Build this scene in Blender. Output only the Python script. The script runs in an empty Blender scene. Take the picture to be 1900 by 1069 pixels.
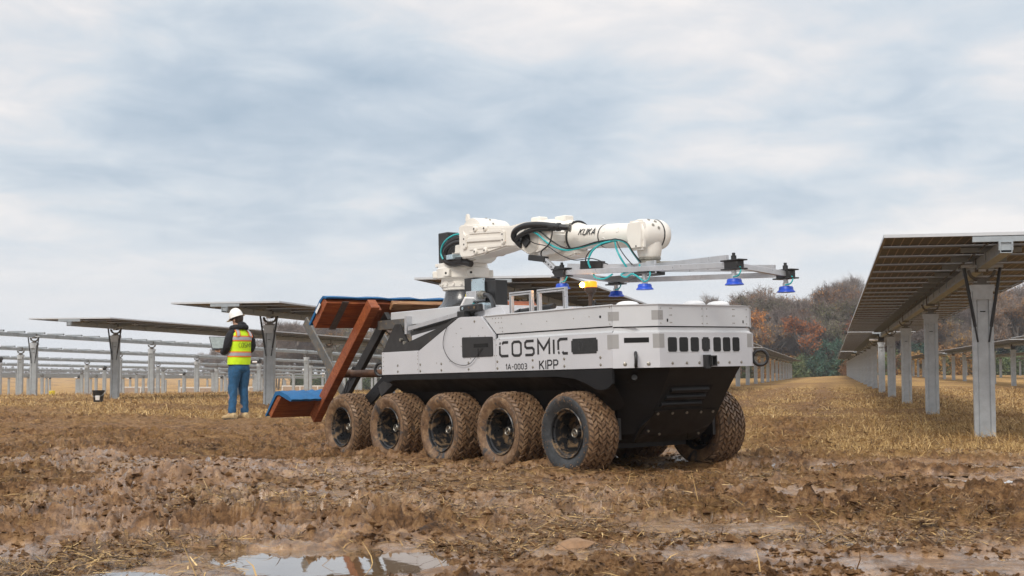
import bpy, bmesh, math, random
import numpy as np
from mathutils import Vector, Matrix
random.seed(7); rng = np.random.default_rng(7)
C = bpy.context.scene.collection
PI = math.pi
# ------------------------------------------------------------------ camera
EYE = .73; FPX = 2500.0
cam = bpy.data.cameras.new('camera'); camo = bpy.data.objects.new('camera', cam); C.objects.link(camo)
cam.sensor_width = 36; cam.lens = FPX / 1900 * 36; cam.clip_start = .1; cam.clip_end = 4000
camo.location = (0, 0, EYE); camo.rotation_euler = (PI / 2 + math.atan(157.5 / FPX), 0, 0)
cam.dof.use_dof = True; cam.dof.focus_distance = 10.6; cam.dof.aperture_fstop = 11
bpy.context.scene.camera = camo
# ------------------------------------------------------------------ light
vs = bpy.context.scene.view_settings
vs.view_transform = 'Standard'; vs.look = 'None'; vs.exposure = 0.55; vs.gamma = 1; vs.use_curve_mapping = False
SUN_EL, SUN_AZ = math.radians(42), math.radians(205)      # azimuth clockwise from +Y
world = bpy.data.worlds.new('World'); bpy.context.scene.world = world; world.use_nodes = True

class NT:
    """tiny node-tree helper"""
    def __init__(s, tree): s.t = tree; s.n = tree.nodes; s.l = tree.links
    def node(s, typ, **kw):
        n = s.n.new(typ)
        for k, v in kw.items():
            if k == 'ins':
                for a, b in v.items(): s.put(n, a, b)
            else: setattr(n, k, v)
        return n
    def put(s, n, sock, val):
        i = n.inputs[sock]
        if hasattr(val, 'is_output') or isinstance(val, bpy.types.NodeSocket): s.l.new(val, i)
        elif isinstance(val, bpy.types.Node): s.l.new(val.outputs[0], i)
        else:
            if isinstance(val, (tuple, list)) and len(val) == 3 and i.type == 'RGBA': val = (*val, 1)
            i.default_value = val
    def math(s, op, a, b=0.0, clamp=False):
        n = s.n.new('ShaderNodeMath'); n.operation = op; n.use_clamp = clamp
        s.put(n, 0, a); s.put(n, 1, b); return n.outputs[0]
    def noise(s, vec, scale, detail=4, rough=.55, dist=0.0):
        n = s.n.new('ShaderNodeTexNoise'); s.put(n, 'Vector', vec); n.inputs['Scale'].default_value = scale
        n.inputs['Detail'].default_value = detail; n.inputs['Roughness'].default_value = rough
        n.inputs['Distortion'].default_value = dist; return n.outputs['Fac']
    def ramp(s, fac, stops):
        n = s.n.new('ShaderNodeValToRGB'); s.put(n, 0, fac); e = n.color_ramp.elements
        while len(e) > 1: e.remove(e[-1])
        for i, (p, c) in enumerate(stops):
            if not isinstance(c, (tuple, list)): c = (c, c, c)
            q = e[0] if i == 0 else e.new(p); q.position = p; q.color = (*c[:3], 1)
        return n.outputs[0]
    def mix(s, fac, a, b, mode='MIX'):
        n = s.n.new('ShaderNodeMix'); n.data_type = 'RGBA'; n.blend_type = mode
        s.put(n, 0, fac)
        s.put(n, 6, a if not isinstance(a, tuple) else (*a[:3], 1)); s.put(n, 7, b if not isinstance(b, tuple) else (*b[:3], 1))
        return n.outputs[2]
    def mapping(s, vec, scale=(1, 1, 1), rot=(0, 0, 0), loc=(0, 0, 0)):
        n = s.n.new('ShaderNodeMapping'); s.put(n, 0, vec); n.inputs['Scale'].default_value = scale
        n.inputs['Rotation'].default_value = rot; n.inputs['Location'].default_value = loc; return n.outputs[0]

# world: an overcast layer of streaky cloud over the physical sky
w = NT(world.node_tree); world.node_tree.nodes.clear()
sky = w.node('ShaderNodeTexSky', sky_type='NISHITA'); sky.sun_disc = False
sky.sun_elevation = SUN_EL; sky.sun_rotation = SUN_AZ; sky.air_density = 1.0; sky.dust_density = 2.0
skyc = w.mix(1.0, sky.outputs[0], (.11, .11, .11), 'MULTIPLY')
tc = w.node('ShaderNodeTexCoord'); sep = w.node('ShaderNodeSeparateXYZ', ins={0: tc.outputs['Generated']})
zc = w.math('MAXIMUM', sep.outputs[2], 0.0); den = w.math('ADD', zc, .17)
cx = w.math('DIVIDE', sep.outputs[0], den); cy = w.math('DIVIDE', sep.outputs[1], den)
cv = w.node('ShaderNodeCombineXYZ', ins={0: cx, 1: cy}).outputs[0]
big = w.noise(w.mapping(cv, (.62, .60, 1), (0, 0, .25), (3.1, 1.7, 0)), 1.0, 3, .5, .25)
mid = w.noise(w.mapping(cv, (1.7, 1.7, 1), (0, 0, -.5), (7.3, 2.2, 0)), 1.0, 4, .5, .3)
fine = w.noise(w.mapping(cv, (4.6, 4.6, 1), (0, 0, -.6), (1.3, 5.2, 0)), 1.0, 6, .6, .5)
cl = w.math('ADD', w.math('ADD', w.math('MULTIPLY', big, .48), w.math('MULTIPLY', mid, .34)), w.math('MULTIPLY', fine, .20))
ccol = w.ramp(cl, [(.345, (.265, .33, .40)), (.415, (.345, .40, .46)), (.47, (.435, .475, .515)), (.52, (.53, .53, .54)), (.59, (.66, .62, .595))])
# towards the horizon the layer thickens into an even pale grey, overhead it is brighter
hz = w.ramp(zc, [(0.0, 1.0), (.05, .75), (.12, .15), (.22, 0.0)])
ccol = w.mix(hz, ccol, (.52, .54, .575))
zen = w.ramp(zc, [(.27, 1.0), (1.0, 1.55)]); 
ccol = w.mix(1.0, ccol, w.node('ShaderNodeMath', operation='MULTIPLY', ins={0: 1.0, 1: 1.0}).outputs[0], 'MULTIPLY')
gain = w.math('ADD', 1.06, w.math('MULTIPLY', w.math('SUBTRACT', zc, .28, True), 1.1))
vm = w.node('ShaderNodeVectorMath', operation='SCALE'); w.put(vm, 0, ccol); w.put(vm, 'Scale', gain)
wcol = w.mix(.93, skyc, vm.outputs[0])
below = w.math('LESS_THAN', sep.outputs[2], -.02)
wcol = w.mix(below, wcol, (.12, .10, .085))
bg = w.node('ShaderNodeBackground', ins={0: wcol, 1: 1.0}); wo = w.node('ShaderNodeOutputWorld', ins={0: bg.outputs[0]})
sun = bpy.data.lights.new('sun', 'SUN'); sun.energy = 1.5; sun.angle = math.radians(20); sun.color = (1, .93, .84)
suno = bpy.data.objects.new('sun', sun); C.objects.link(suno)
sd = Vector((math.sin(SUN_AZ) * math.cos(SUN_EL), math.cos(SUN_AZ) * math.cos(SUN_EL), math.sin(SUN_EL)))
suno.rotation_euler = sd.to_track_quat('Z', 'Y').to_euler(); suno.location = sd * 50

# ------------------------------------------------------------------ materials
def mat(name, col, rough=.5, metal=0.0, var=.12, scale=6.0, bump=0.0, bscale=60.0, spec=.5, dirt=None, emit=None, coat=0.0, tint=None):
    """principled with soft colour variation, optional bump, optional dirt (colour, amount, scale)"""
    m = bpy.data.materials.new(name); m.use_nodes = True; t = NT(m.node_tree); b = t.n['Principled BSDF']
    tcn = t.node('ShaderNodeTexCoord').outputs['Object']
    nz = t.noise(tcn, scale, 5, .6)
    lo = tuple(c * (1 - var) for c in col); hi = tuple(min(1, c * (1 + var)) for c in col)
    c = t.ramp(nz, [(.3, lo), (.7, hi)])
    r = t.ramp(t.noise(tcn, scale * 2.3, 4, .6), [(.3, max(.02, rough - .1)), (.7, min(1, rough + .1))])
    if dirt:
        dc, amt, ds = dirt
        dm = t.ramp(t.noise(tcn, ds, 6, .68, .4), [(1 - amt - .06, 0.0), (1 - amt + .06, 1.0)])
        c = t.mix(dm, c, dc); r = t.mix(dm, r, (.85, .85, .85))
    t.put(b, 'Base Color', c); t.put(b, 'Roughness', r); b.inputs['Metallic'].default_value = metal
    b.inputs['Specular IOR Level'].default_value = spec; b.inputs['Coat Weight'].default_value = coat
    if bump:
        bn = t.node('ShaderNodeBump', ins={'Height': t.noise(tcn, bscale, 5, .65), 'Strength': 1.0}); bn.inputs['Distance'].default_value = bump
        t.put(b, 'Normal', bn.outputs[0])
    if emit:
        b.inputs['Emission Color'].default_value = (*emit[0], 1); b.inputs['Emission Strength'].default_value = emit[1]
    return m
MUDC = (.17, .105, .062)
M = {}
M['alu'] = mat('satin_aluminium', (.60, .605, .63), .46, .25, .05, 3, .0004, 220, dirt=((.42, .38, .33), .20, 3.5))
M['alu2'] = mat('lid_aluminium', (.62, .63, .645), .40, .30, .05, 2.5, .0004, 200, dirt=((.45, .42, .38), .18, 4))
M['tape'] = mat('grey_tape', (.33, .325, .32), .5, .1, .06)
M['extr'] = mat('extruded_aluminium', (.55, .56, .58), .35, .6, .08, 12)
M['white'] = mat('robot_white_paint', (.78, .745, .68), .38, 0, .04, 3, .0003, 90, dirt=((.50, .45, .38), .22, 5), coat=.15)
M['dome'] = mat('white_plastic', (.80, .80, .80), .35, 0, .03)
M['black'] = mat('black_hull_paint', (.007, .007, .008), .42, 0, .25, 4, .0008, 120, spec=.28, dirt=((.05, .032, .018), .26, 2.6))
M['blk'] = mat('black_plastic', (.02, .02, .021), .42, 0, .2)
M['blkm'] = mat('black_steel', (.035, .034, .034), .45, .3, .3, 5, .0006, 80, dirt=((.14, .095, .06), .33, 5))
M['ped'] = mat('pedestal_charcoal', (.045, .047, .05), .25, .2, .2, 6, coat=.3)
M['print'] = mat('black_print', (.015, .015, .016), .5)
M['vent'] = mat('vent_cover_plastic', (.022, .023, .024), .75, 0, .2, 30, .0015, 300)
M['hole'] = mat('dark_opening', (.006, .006, .006), .9)
M['steel'] = mat('galvanised_steel', (.48, .515, .545), .45, .35, .14, 9, .0004, 120)
M['steelr'] = mat('dull_galvanised_rail', (.33, .365, .39), .45, .4, .14, 9)
M['steelp'] = mat('grey_galvanised_post', (.37, .40, .42), .45, .4, .14, 9)
M['steeld'] = mat('weathered_galvanised', (.17, .165, .155), .55, .5, .2, 9)
M['bolt'] = mat('zinc_bolt', (.30, .28, .24), .4, .7, .2, 40)
M['cyan'] = mat('teal_air_hose', (.03, .40, .42), .35, 0, .1)
M['hose'] = mat('black_hose', (.02, .02, .022), .4, 0, .15)
M['cup'] = mat('blue_suction_rubber', (.012, .07, .52), .4, 0, .12)
M['blue'] = mat('blue_fabric_pad', (.006, .11, .28), .7, 0, .16, 14, .002, 90)
M['yellow'] = mat('yellow_label', (.75, .60, .03), .5)
M['zincblue'] = mat('zinc_plate', (.50, .62, .68), .3, .6, .08)
M['rust'] = mat('rusty_pipe', (.16, .085, .05), .6, .4, .3, 14)
M['strap'] = mat('grey_webbing', (.10, .095, .09), .65, .1, .25, 30)
M['label'] = mat('white_label', (.75, .75, .75), .5)
M['muddy_bar'] = mat('mud_spattered_steel', (.13, .13, .125), .45, .4, .2, 8, dirt=((.30, .22, .13), .42, 22))
M['skin'] = mat('skin', (.50, .30, .21), .5, 0, .06)
M['hair'] = mat('brown_hair', (.05, .03, .02), .6, 0, .3, 60)
M['hoodie'] = mat('black_fleece', (.011, .011, .014), .9, 0, .3, 20, .004, 40)
M['vest'] = mat('hi_vis_yellow', (.62, .90, .01), .65, 0, .08, 6, .01, 14)
M['orange'] = mat('hi_vis_orange', (.85, .19, .03), .6, 0, .06)
M['reflect'] = mat('reflective_silver', (.42, .42, .44), .35, .2, .08)
M['jeans'] = mat('blue_denim', (.022, .095, .20), .85, 0, .35, 12, .012, 16)
M['boot'] = mat('tan_suede', (.50, .37, .20), .85, 0, .2, 20, .003, 60)
M['hat'] = mat('white_hard_hat', (.80, .79, .76), .3, 0, .03, coat=.3)
M['laptop'] = mat('laptop_shell', (.05, .05, .055), .35, .3)
M['screen'] = mat('laptop_screen', (.35, .40, .40), .12, 0, .25, 20)
M['amber'] = mat('lit_amber_lens', (.75, .20, .01), .3, 0, .05, emit=((1, .26, .015), 1.2))
M['lamp'] = mat('lit_beacon_bulb', (1, .7, .2), .3, 0, .02, emit=((1, .46, .08), 40))
M['frame'] = mat('module_frame', (.22, .19, .16), .5, .4, .08)
M['framee'] = mat('anodised_module_edge', (.58, .60, .62), .4, .4, .05)
M['bucket'] = mat('black_bucket_plastic', (.012, .012, .012), .45)
M['whitew'] = mat('white_barrier_paint', (.62, .60, .56), .6)
M['net'] = mat('silt_fence_fabric', (.36, .27, .20), .9)

def wood_material():
    m = bpy.data.materials.new('red_brown_lumber'); m.use_nodes = True; t = NT(m.node_tree); b = t.n['Principled BSDF']
    oc = t.node('ShaderNodeTexCoord').outputs['Object']
    g = t.noise(t.mapping(oc, (14, 1.2, 14)), 3.0, 6, .65, .8)
    c = t.ramp(g, [(.30, (.12, .028, .010)), (.48, (.27, .068, .020)), (.60, (.36, .10, .03)), (.74, (.46, .20, .075))])
    k = t.ramp(t.noise(oc, 3.0, 4, .6), [(.40, 0.0), (.62, 1.0)])
    c = t.mix(t.math('MULTIPLY', k, .45), c, (.13, .04, .02))
    t.put(b, 'Base Color', c); b.inputs['Roughness'].default_value = .55
    bn = t.node('ShaderNodeBump', ins={'Height': g}); bn.inputs['Distance'].default_value = .003; t.put(b, 'Normal', bn.outputs[0])
    return m
M['wood'] = wood_material()
def wood_end():
    m = bpy.data.materials.new('pale_split_lumber'); m.use_nodes = True; t = NT(m.node_tree); b = t.n['Principled BSDF']
    oc = t.node('ShaderNodeTexCoord').outputs['Object']
    g = t.noise(t.mapping(oc, (16, 1.5, 16)), 3.0, 6, .65, .8)
    t.put(b, 'Base Color', t.ramp(g, [(.35, (.16, .06, .025)), (.55, (.36, .19, .09)), (.7, (.45, .27, .14))]))
    b.inputs['Roughness'].default_value = .7; return m
M['woodpale'] = wood_end()

def tyre_material(name, amount):
    m = bpy.data.materials.new(name); m.use_nodes = True; t = NT(m.node_tree); b = t.n['Principled BSDF']
    oc = t.node('ShaderNodeTexCoord').outputs['Object']
    oi = t.node('ShaderNodeObjectInfo').outputs['Random']
    off = t.node('ShaderNodeCombineXYZ', ins={0: t.math('MULTIPLY', oi, 37.0), 1: t.math('MULTIPLY', oi, 11.0)}).outputs[0]
    v = t.node('ShaderNodeVectorMath', operation='ADD', ins={0: oc, 1: off}).outputs[0]
    n1 = t.noise(v, 7.0, 7, .68, .5)
    rub = t.ramp(t.noise(v, 22, 4, .6), [(.3, (.020, .022, .024)), (.7, (.045, .048, .052))])
    mc = t.ramp(t.noise(v, 16, 6, .7), [(.28, (.070, .036, .017)), (.5, (.165, .093, .047)), (.72, (.33, .215, .12))])
    msk = t.ramp(n1, [(1 - amount - .04, 0.0), (1 - amount + .05, 1.0)])
    t.put(b, 'Base Color', t.mix(msk, rub, mc))
    wet = t.ramp(t.noise(v, 9, 3, .5), [(.42, .42), (.62, .9)]); t.put(b, 'Roughness', wet)
    bn = t.node('ShaderNodeBump', ins={'Height': t.noise(v, 70, 5, .7)}); bn.inputs['Distance'].default_value = .004; t.put(b, 'Normal', bn.outputs[0])
    return m
M['tread'] = tyre_material('muddy_tread', .76)
M['groove'] = mat('dark_groove', (.085, .052, .030), .85, 0, .35, 20, .004, 80, dirt=((.15, .09, .05), .30, 14))  # darker brown for the tyre crown between the tread blocks
M['side'] = tyre_material('muddy_sidewall', .58)
M['sidec'] = tyre_material('wiped_sidewall', .36)
M['rim'] = mat('black_wheel_rim', (.02, .021, .023), .32, .3, .2, 9, dirt=((.22, .145, .08), .44, 14))

def cell_material():
    m = bpy.data.materials.new('bifacial_cells'); m.use_nodes = True; t = NT(m.node_tree); b = t.n['Principled BSDF']
    s = t.node('ShaderNodeSeparateXYZ', ins={0: t.node('ShaderNodeTexCoord').outputs['Object']})
    def lines(v, pitch, wd, off=0.0):
        fr = t.math('FRACT', t.math('DIVIDE', t.math('ADD', v, 50 * pitch + off), pitch))
        return t.math('LESS_THAN', fr, wd / pitch)
    a = lines(s.outputs[0], .0975, .011); c = lines(s.outputs[1], .2125, .008, .002)
    l = t.math('MAXIMUM', a, c)
    bus = t.math('MULTIPLY', lines(s.outputs[1], .0265, .004), .35)
    
    nz = t.noise(t.node('ShaderNodeTexCoord').outputs['Object'], 3, 3, .5)
    base = t.ramp(nz, [(.3, (.010, .009, .009)), (.7, (.020, .017, .016))])
    t.put(b, 'Base Color', t.mix(l, base, (.30, .235, .18))); b.inputs['Roughness'].default_value = .45; b.inputs['Specular IOR Level'].default_value = .25
    return m
M['cell'] = cell_material()

# ------------------------------------------------------------------ mesh builder
class MB:
    def __init__(s): s.v = []; s.f = []; s.m = []; s.sm = []; s.cm = 0; s.smooth = False
    def add(s, vs_, fs, M4=None):
        o = len(s.v)
        for p in vs_: s.v.append(tuple(M4 @ Vector(p)) if M4 is not None else tuple(p))
        for f in fs: s.f.append(tuple(i + o for i in f)); s.m.append(s.cm); s.sm.append(s.smooth)
        return s
    def box(s, x0, x1, y0, y1, z0, z1, M4=None, c=0.0):
        """box, its edges chamfered by c when c > 0"""
        if c <= 0:
            vs_ = [(x, y, z) for x in (x0, x1) for y in (y0, y1) for z in (z0, z1)]
            return s.add(vs_, [(0, 1, 3, 2), (4, 6, 7, 5), (0, 4, 5, 1), (2, 3, 7, 6), (0, 2, 6, 4), (1, 5, 7, 3)], M4)
        bm = bmesh.new(); vv = [bm.verts.new(p) for p in [(x, y, z) for x in (x0, x1) for y in (y0, y1) for z in (z0, z1)]]
        for f in [(0, 1, 3, 2), (4, 6, 7, 5), (0, 4, 5, 1), (2, 3, 7, 6), (0, 2, 6, 4), (1, 5, 7, 3)]: bm.faces.new([vv[i] for i in f])
        bmesh.ops.bevel(bm, geom=list(bm.edges), offset=c, segments=1, affect='EDGES')
        s.frombm(bm, M4); return s
    def frombm(s, bm, M4=None):
        bm.verts.index_update()
        s.add([v.co[:] for v in bm.verts], [[v.index for v in f.verts] for f in bm.faces], M4); bm.free()
    def prism(s, pts, a, b, axis=1, c=0.0, M4=None):
        """polygon (2-D points in the plane of the other two axes) extruded from a to b along axis"""
        def P(u, v, w_): return {0: (w_, u, v), 1: (u, w_, v), 2: (u, v, w_)}[axis]
        n = len(pts)
        if c > 0:
            bm = bmesh.new(); A = [bm.verts.new(P(u, v, a)) for u, v in pts]; B = [bm.verts.new(P(u, v, b)) for u, v in pts]
            bm.faces.new(A); bm.faces.new(B[::-1])
            for i in range(n): bm.faces.new((A[i], B[i], B[(i + 1) % n], A[(i + 1) % n]))
            bmesh.ops.recalc_face_normals(bm, faces=bm.faces)
            bmesh.ops.bevel(bm, geom=list(bm.edges), offset=c, segments=2, affect='EDGES', clamp_overlap=True)
            s.frombm(bm, M4); return s
        vs_ = [P(u, v, a) for u, v in pts] + [P(u, v, b) for u, v in pts]
        fs = [tuple(range(n)), tuple(range(2 * n - 1, n - 1, -1))] + [(i, i + n, (i + 1) % n + n, (i + 1) % n) for i in range(n)]
        return s.add(vs_, fs, M4)
    def lathe(s, prof, seg=32, origin=(0, 0, 0), axis=(0, 0, 1), cap=True, M4=None):
        """profile [(radius, height)] turned round an axis through origin"""
        q = Vector((0, 0, 1)).rotation_difference(Vector(axis).normalized()).to_matrix(); O = Vector(origin)
        vs_ = []; fs = []; n = len(prof)
        for r, h in prof:
            for k in range(seg):
                a = 2 * PI * k / seg; vs_.append(tuple(O + q @ Vector((r * math.cos(a), r * math.sin(a), h))))
        for i in range(n - 1):
            for k in range(seg):
                k2 = (k + 1) % seg; fs.append((i * seg + k, i * seg + k2, (i + 1) * seg + k2, (i + 1) * seg + k))
        if cap:
            if prof[0][0] > 1e-4: fs.append(tuple(range(seg - 1, -1, -1)))
            if prof[-1][0] > 1e-4: fs.append(tuple((n - 1) * seg + k for k in range(seg)))
        return s.add(vs_, fs, M4)
    def cyl(s, p, q, r, r2=None, seg=16):
        p = Vector(p); q = Vector(q); L = (q - p).length
        return s.lathe([(r, 0), (r if r2 is None else r2, L)], seg, p, q - p)
    def tube(s, pts, r, seg=8, smooth_=True, sub=6):
        """round tube along a smoothed path"""
        P = [Vector(p) for p in pts]
        if smooth_ and len(P) > 2:
            Q = []
            for i in range(len(P) - 1):
                p0 = P[max(i - 1, 0)]; p1 = P[i]; p2 = P[i + 1]; p3 = P[min(i + 2, len(P) - 1)]
                for k in range(sub):
                    t = k / sub
                    Q.append(.5 * ((2 * p1) + (p2 - p0) * t + (2 * p0 - 5 * p1 + 4 * p2 - p3) * t * t + (3 * p1 - p0 - 3 * p2 + p3) * t ** 3))
            Q.append(P[-1]); P = Q
        vs_ = []; fs = []; n = len(P); up = Vector((.13, .27, .95))
        rr = r if hasattr(r, '__len__') else None
        for i, p in enumerate(P):
            d = (P[min(i + 1, n - 1)] - P[max(i - 1, 0)]).normalized(); a = d.cross(up)
            if a.length < .05: a = d.cross(Vector((1, 0, 0)))
            a.normalize(); b = d.cross(a); R_ = r if rr is None else rr[0] + (rr[1] - rr[0]) * i / (n - 1)
            for k in range(seg):
                t = 2 * PI * k / seg; vs_.append(tuple(p + a * (R_ * math.cos(t)) + b * (R_ * math.sin(t))))
        for i in range(n - 1):
            for k in range(seg):
                k2 = (k + 1) % seg; fs.append((i * seg + k, i * seg + k2, (i + 1) * seg + k2, (i + 1) * seg + k))
        fs.append(tuple(range(seg - 1, -1, -1))); fs.append(tuple((n - 1) * seg + k for k in range(seg)))
        return s.add(vs_, fs)
    def bar(s, p, q, wd, th, side=(0, 1, 0), c=0.0):
        """rectangular bar from p to q; wd measured along side, th across it"""
        p = Vector(p); q = Vector(q); d = (q - p); L = d.length; d.normalize(); a = Vector(side); a = (a - d * a.dot(d)).normalized(); b = d.cross(a)
        Mx = Matrix(((d.x, a.x, b.x, p.x), (d.y, a.y, b.y, p.y), (d.z, a.z, b.z, p.z), (0, 0, 0, 1)))
        return s.box(0, L, -wd / 2, wd / 2, -th / 2, th / 2, Mx, c)
    def mesh(s, name, mats, autosmooth=True):
        me = bpy.data.meshes.new(name); me.from_pydata(s.v, [], s.f)
        for m in (mats if isinstance(mats, (list, tuple)) else [mats]): me.materials.append(m)
        me.polygons.foreach_set('material_index', s.m); me.polygons.foreach_set('use_smooth', s.sm)
        bm = bmesh.new(); bm.from_mesh(me); bmesh.ops.recalc_face_normals(bm, faces=bm.faces); bm.to_mesh(me); bm.free()
        me.update(); return me
    def build(s, name, mats, parent=None):
        me = s.mesh(name, mats); return place(name, me, parent)
def place(name, me, parent=None, loc=(0, 0, 0), rot=(0, 0, 0), scale=(1, 1, 1)):
    o = bpy.data.objects.new(name, me); C.objects.link(o); o.parent = parent
    o.location = loc; o.rotation_euler = rot; o.scale = scale
    if me is not None and any(p.use_smooth for p in me.polygons[:200]) and 'tree' not in name and not me.get('sharp'):
        me['sharp'] = 1
        try: me.set_sharp_from_angle(angle=math.radians(38))
        except Exception: pass
    return o
def sm(): m = MB(); m.smooth = True; return m
def thing(name, label, cat, loc=(0, 0, 0), rz=0.0, group=None):
    o = bpy.data.objects.new(name, None); C.objects.link(o); o.empty_display_size = .3
    o.location = loc; o.rotation_euler = (0, 0, rz); o['label'] = label; o['category'] = cat
    if group: o['group'] = group
    return o
def tag(o, label=None, cat=None, group=None, kind=None):
    if label: o['label'] = label
    if cat: o['category'] = cat
    if group: o['group'] = group
    if kind: o['kind'] = kind
    return o

# ------------------------------------------------------------------ ground shape
TH = math.atan(595 / FPX); RD = np.array([math.sin(TH), math.cos(TH)]); RP = np.array([math.cos(TH), -math.sin(TH)])
_perm = rng.permutation(512)
def vnoise(x, y, seed=0):
    xi = np.floor(x).astype(np.int64); yi = np.floor(y).astype(np.int64); fx = x - xi; fy = y - yi
    fx = fx * fx * fx * (fx * (fx * 6 - 15) + 10); fy = fy * fy * fy * (fy * (fy * 6 - 15) + 10)
    def h(a, b): return _perm[(_perm[(a + seed * 17) & 511] + b) & 511] / 511.0
    return (h(xi, yi) * (1 - fx) + h(xi + 1, yi) * fx) * (1 - fy) + (h(xi, yi + 1) * (1 - fx) + h(xi + 1, yi + 1) * fx) * fy
def fbm(x, y, s, oct_=4, seed=0, g=.5):
    a = 0; amp = 1; tot = 0
    for i in range(oct_):
        c_, s_ = math.cos(i * 1.1 + .4), math.sin(i * 1.1 + .4)
        a = a + amp * vnoise((x * c_ - y * s_) / s, (x * s_ + y * c_) / s, seed + i); tot += amp; amp *= g; s *= .5
    return a / tot
def sst(a, b, x): t = np.clip((x - a) / (b - a), 0, 1); return t * t * (3 - 2 * t)
def base_h(X, Y):
    o = X * RP[0] + Y * RP[1]; t = X * RD[0] + Y * RD[1]
    z = -.075 * np.exp(-((Y - 14.8) / 2.8) ** 2) * np.exp(-((X + 2) / 6.) ** 2)
    lf = sst(-14, -30, o)
    z = z - lf * np.clip(.0075 * (t - 34), 0, 1.15) - np.clip(.028 * (-27 - o), 0, 1.0)
    z = z + sst(-8, 4, o) * np.clip((t - 40) / 140 * .42, 0, .6)
    return z
PUD = [(-.78, 5.34, .50, .42, .10), (-1.02, 5.62, .34, .11, .05), (-2.02, 6.2, .20, .07, .04), (2.55, 8.2, .85, .16, .05), 
       (3.3, 9.3, .8, .13, .05), (2.1, 10.9, .55, .16, .05), (2.6, 9.9, .7, .12, .045), (-1.35, 5.0, .14, .08, .03), (1.75, 7.2, .6, .10, .04)]
WATER = -.014
WETZ = [(-.75, 5.15, 1.1, .95), (.55, 5.6, .6, .30), (1.1, 6.6, .5, .25), (2.6, 8.3, 1.3, .38), (3.4, 9.4, 1.3, .35), (2.6, 10.9, 1.3, .28), (4.2, 10.6, 1.0, .3), (-1.95, 6.2, .5, .22), (-3.4, 9.9, 1.2, .25), (-1.2, 8.3, .8, .22), (.7, 8.1, .6, .2), (1.9, 12.6, .6, .3), (1.7, 5.3, .5, .3)]
def zones(X, Y):
    """straw cover 0..1 of the ground at each point"""
    n = fbm(X, Y, 2.6, 4, 11); n2 = fbm(X, Y, .7, 3, 15); o = X * RP[0] + Y * RP[1]
    ang = X / np.maximum(Y, .1)
    right = sst(.14, .20, ang + (n - .5) * .10 + (n2 - .5) * .04) * sst(10.8, 13.6, Y + (n - .5) * 3)
    far = sst(24, 32, Y + (n - .5) * 9)
    strip = np.exp(-((Y - 24.5 + (n2 - .5) * 3) / 2.6) ** 2) * sst(-.36, -.30, ang + (n - .5) * .14) * (1 - sst(-.10, -.05, ang))
    trk = np.zeros_like(X)
    for c0 in (-2.2, -.45):
        trk = trk + np.exp(-((o - c0 + (n - .5) * .8) / .50) ** 2)
    trk = np.clip(trk, 0, 1) * sst(.34, .5, fbm(X, Y, 3.2, 3, 19) + .12) * (1 - sst(60, 110, Y))
    g = np.maximum(np.maximum(right, far), strip * 1.1)
    g = g * (1 - .97 * trk)
    bare = sst(.56, .66, fbm(X, Y, 3.5, 4, 23)); g = g * (1 - .75 * bare)
    return np.clip(g, 0, 1)
def litter(X, Y):
    """loose straw trodden into the mud"""
    ang = X / np.maximum(Y, .1); n = fbm(X, Y, 1.1, 4, 31)
    a = sst(-.02, -.22, ang) * sst(10.5, 7.6, Y) * .95
    b = .50 + .0 * X
    c = sst(.16, .30, ang) * sst(7.6, 6.0, Y) * .55
    return np.clip(np.maximum(np.maximum(a, b), c) * sst(.34, .58, n) * 1.3, 0, 1)
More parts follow.
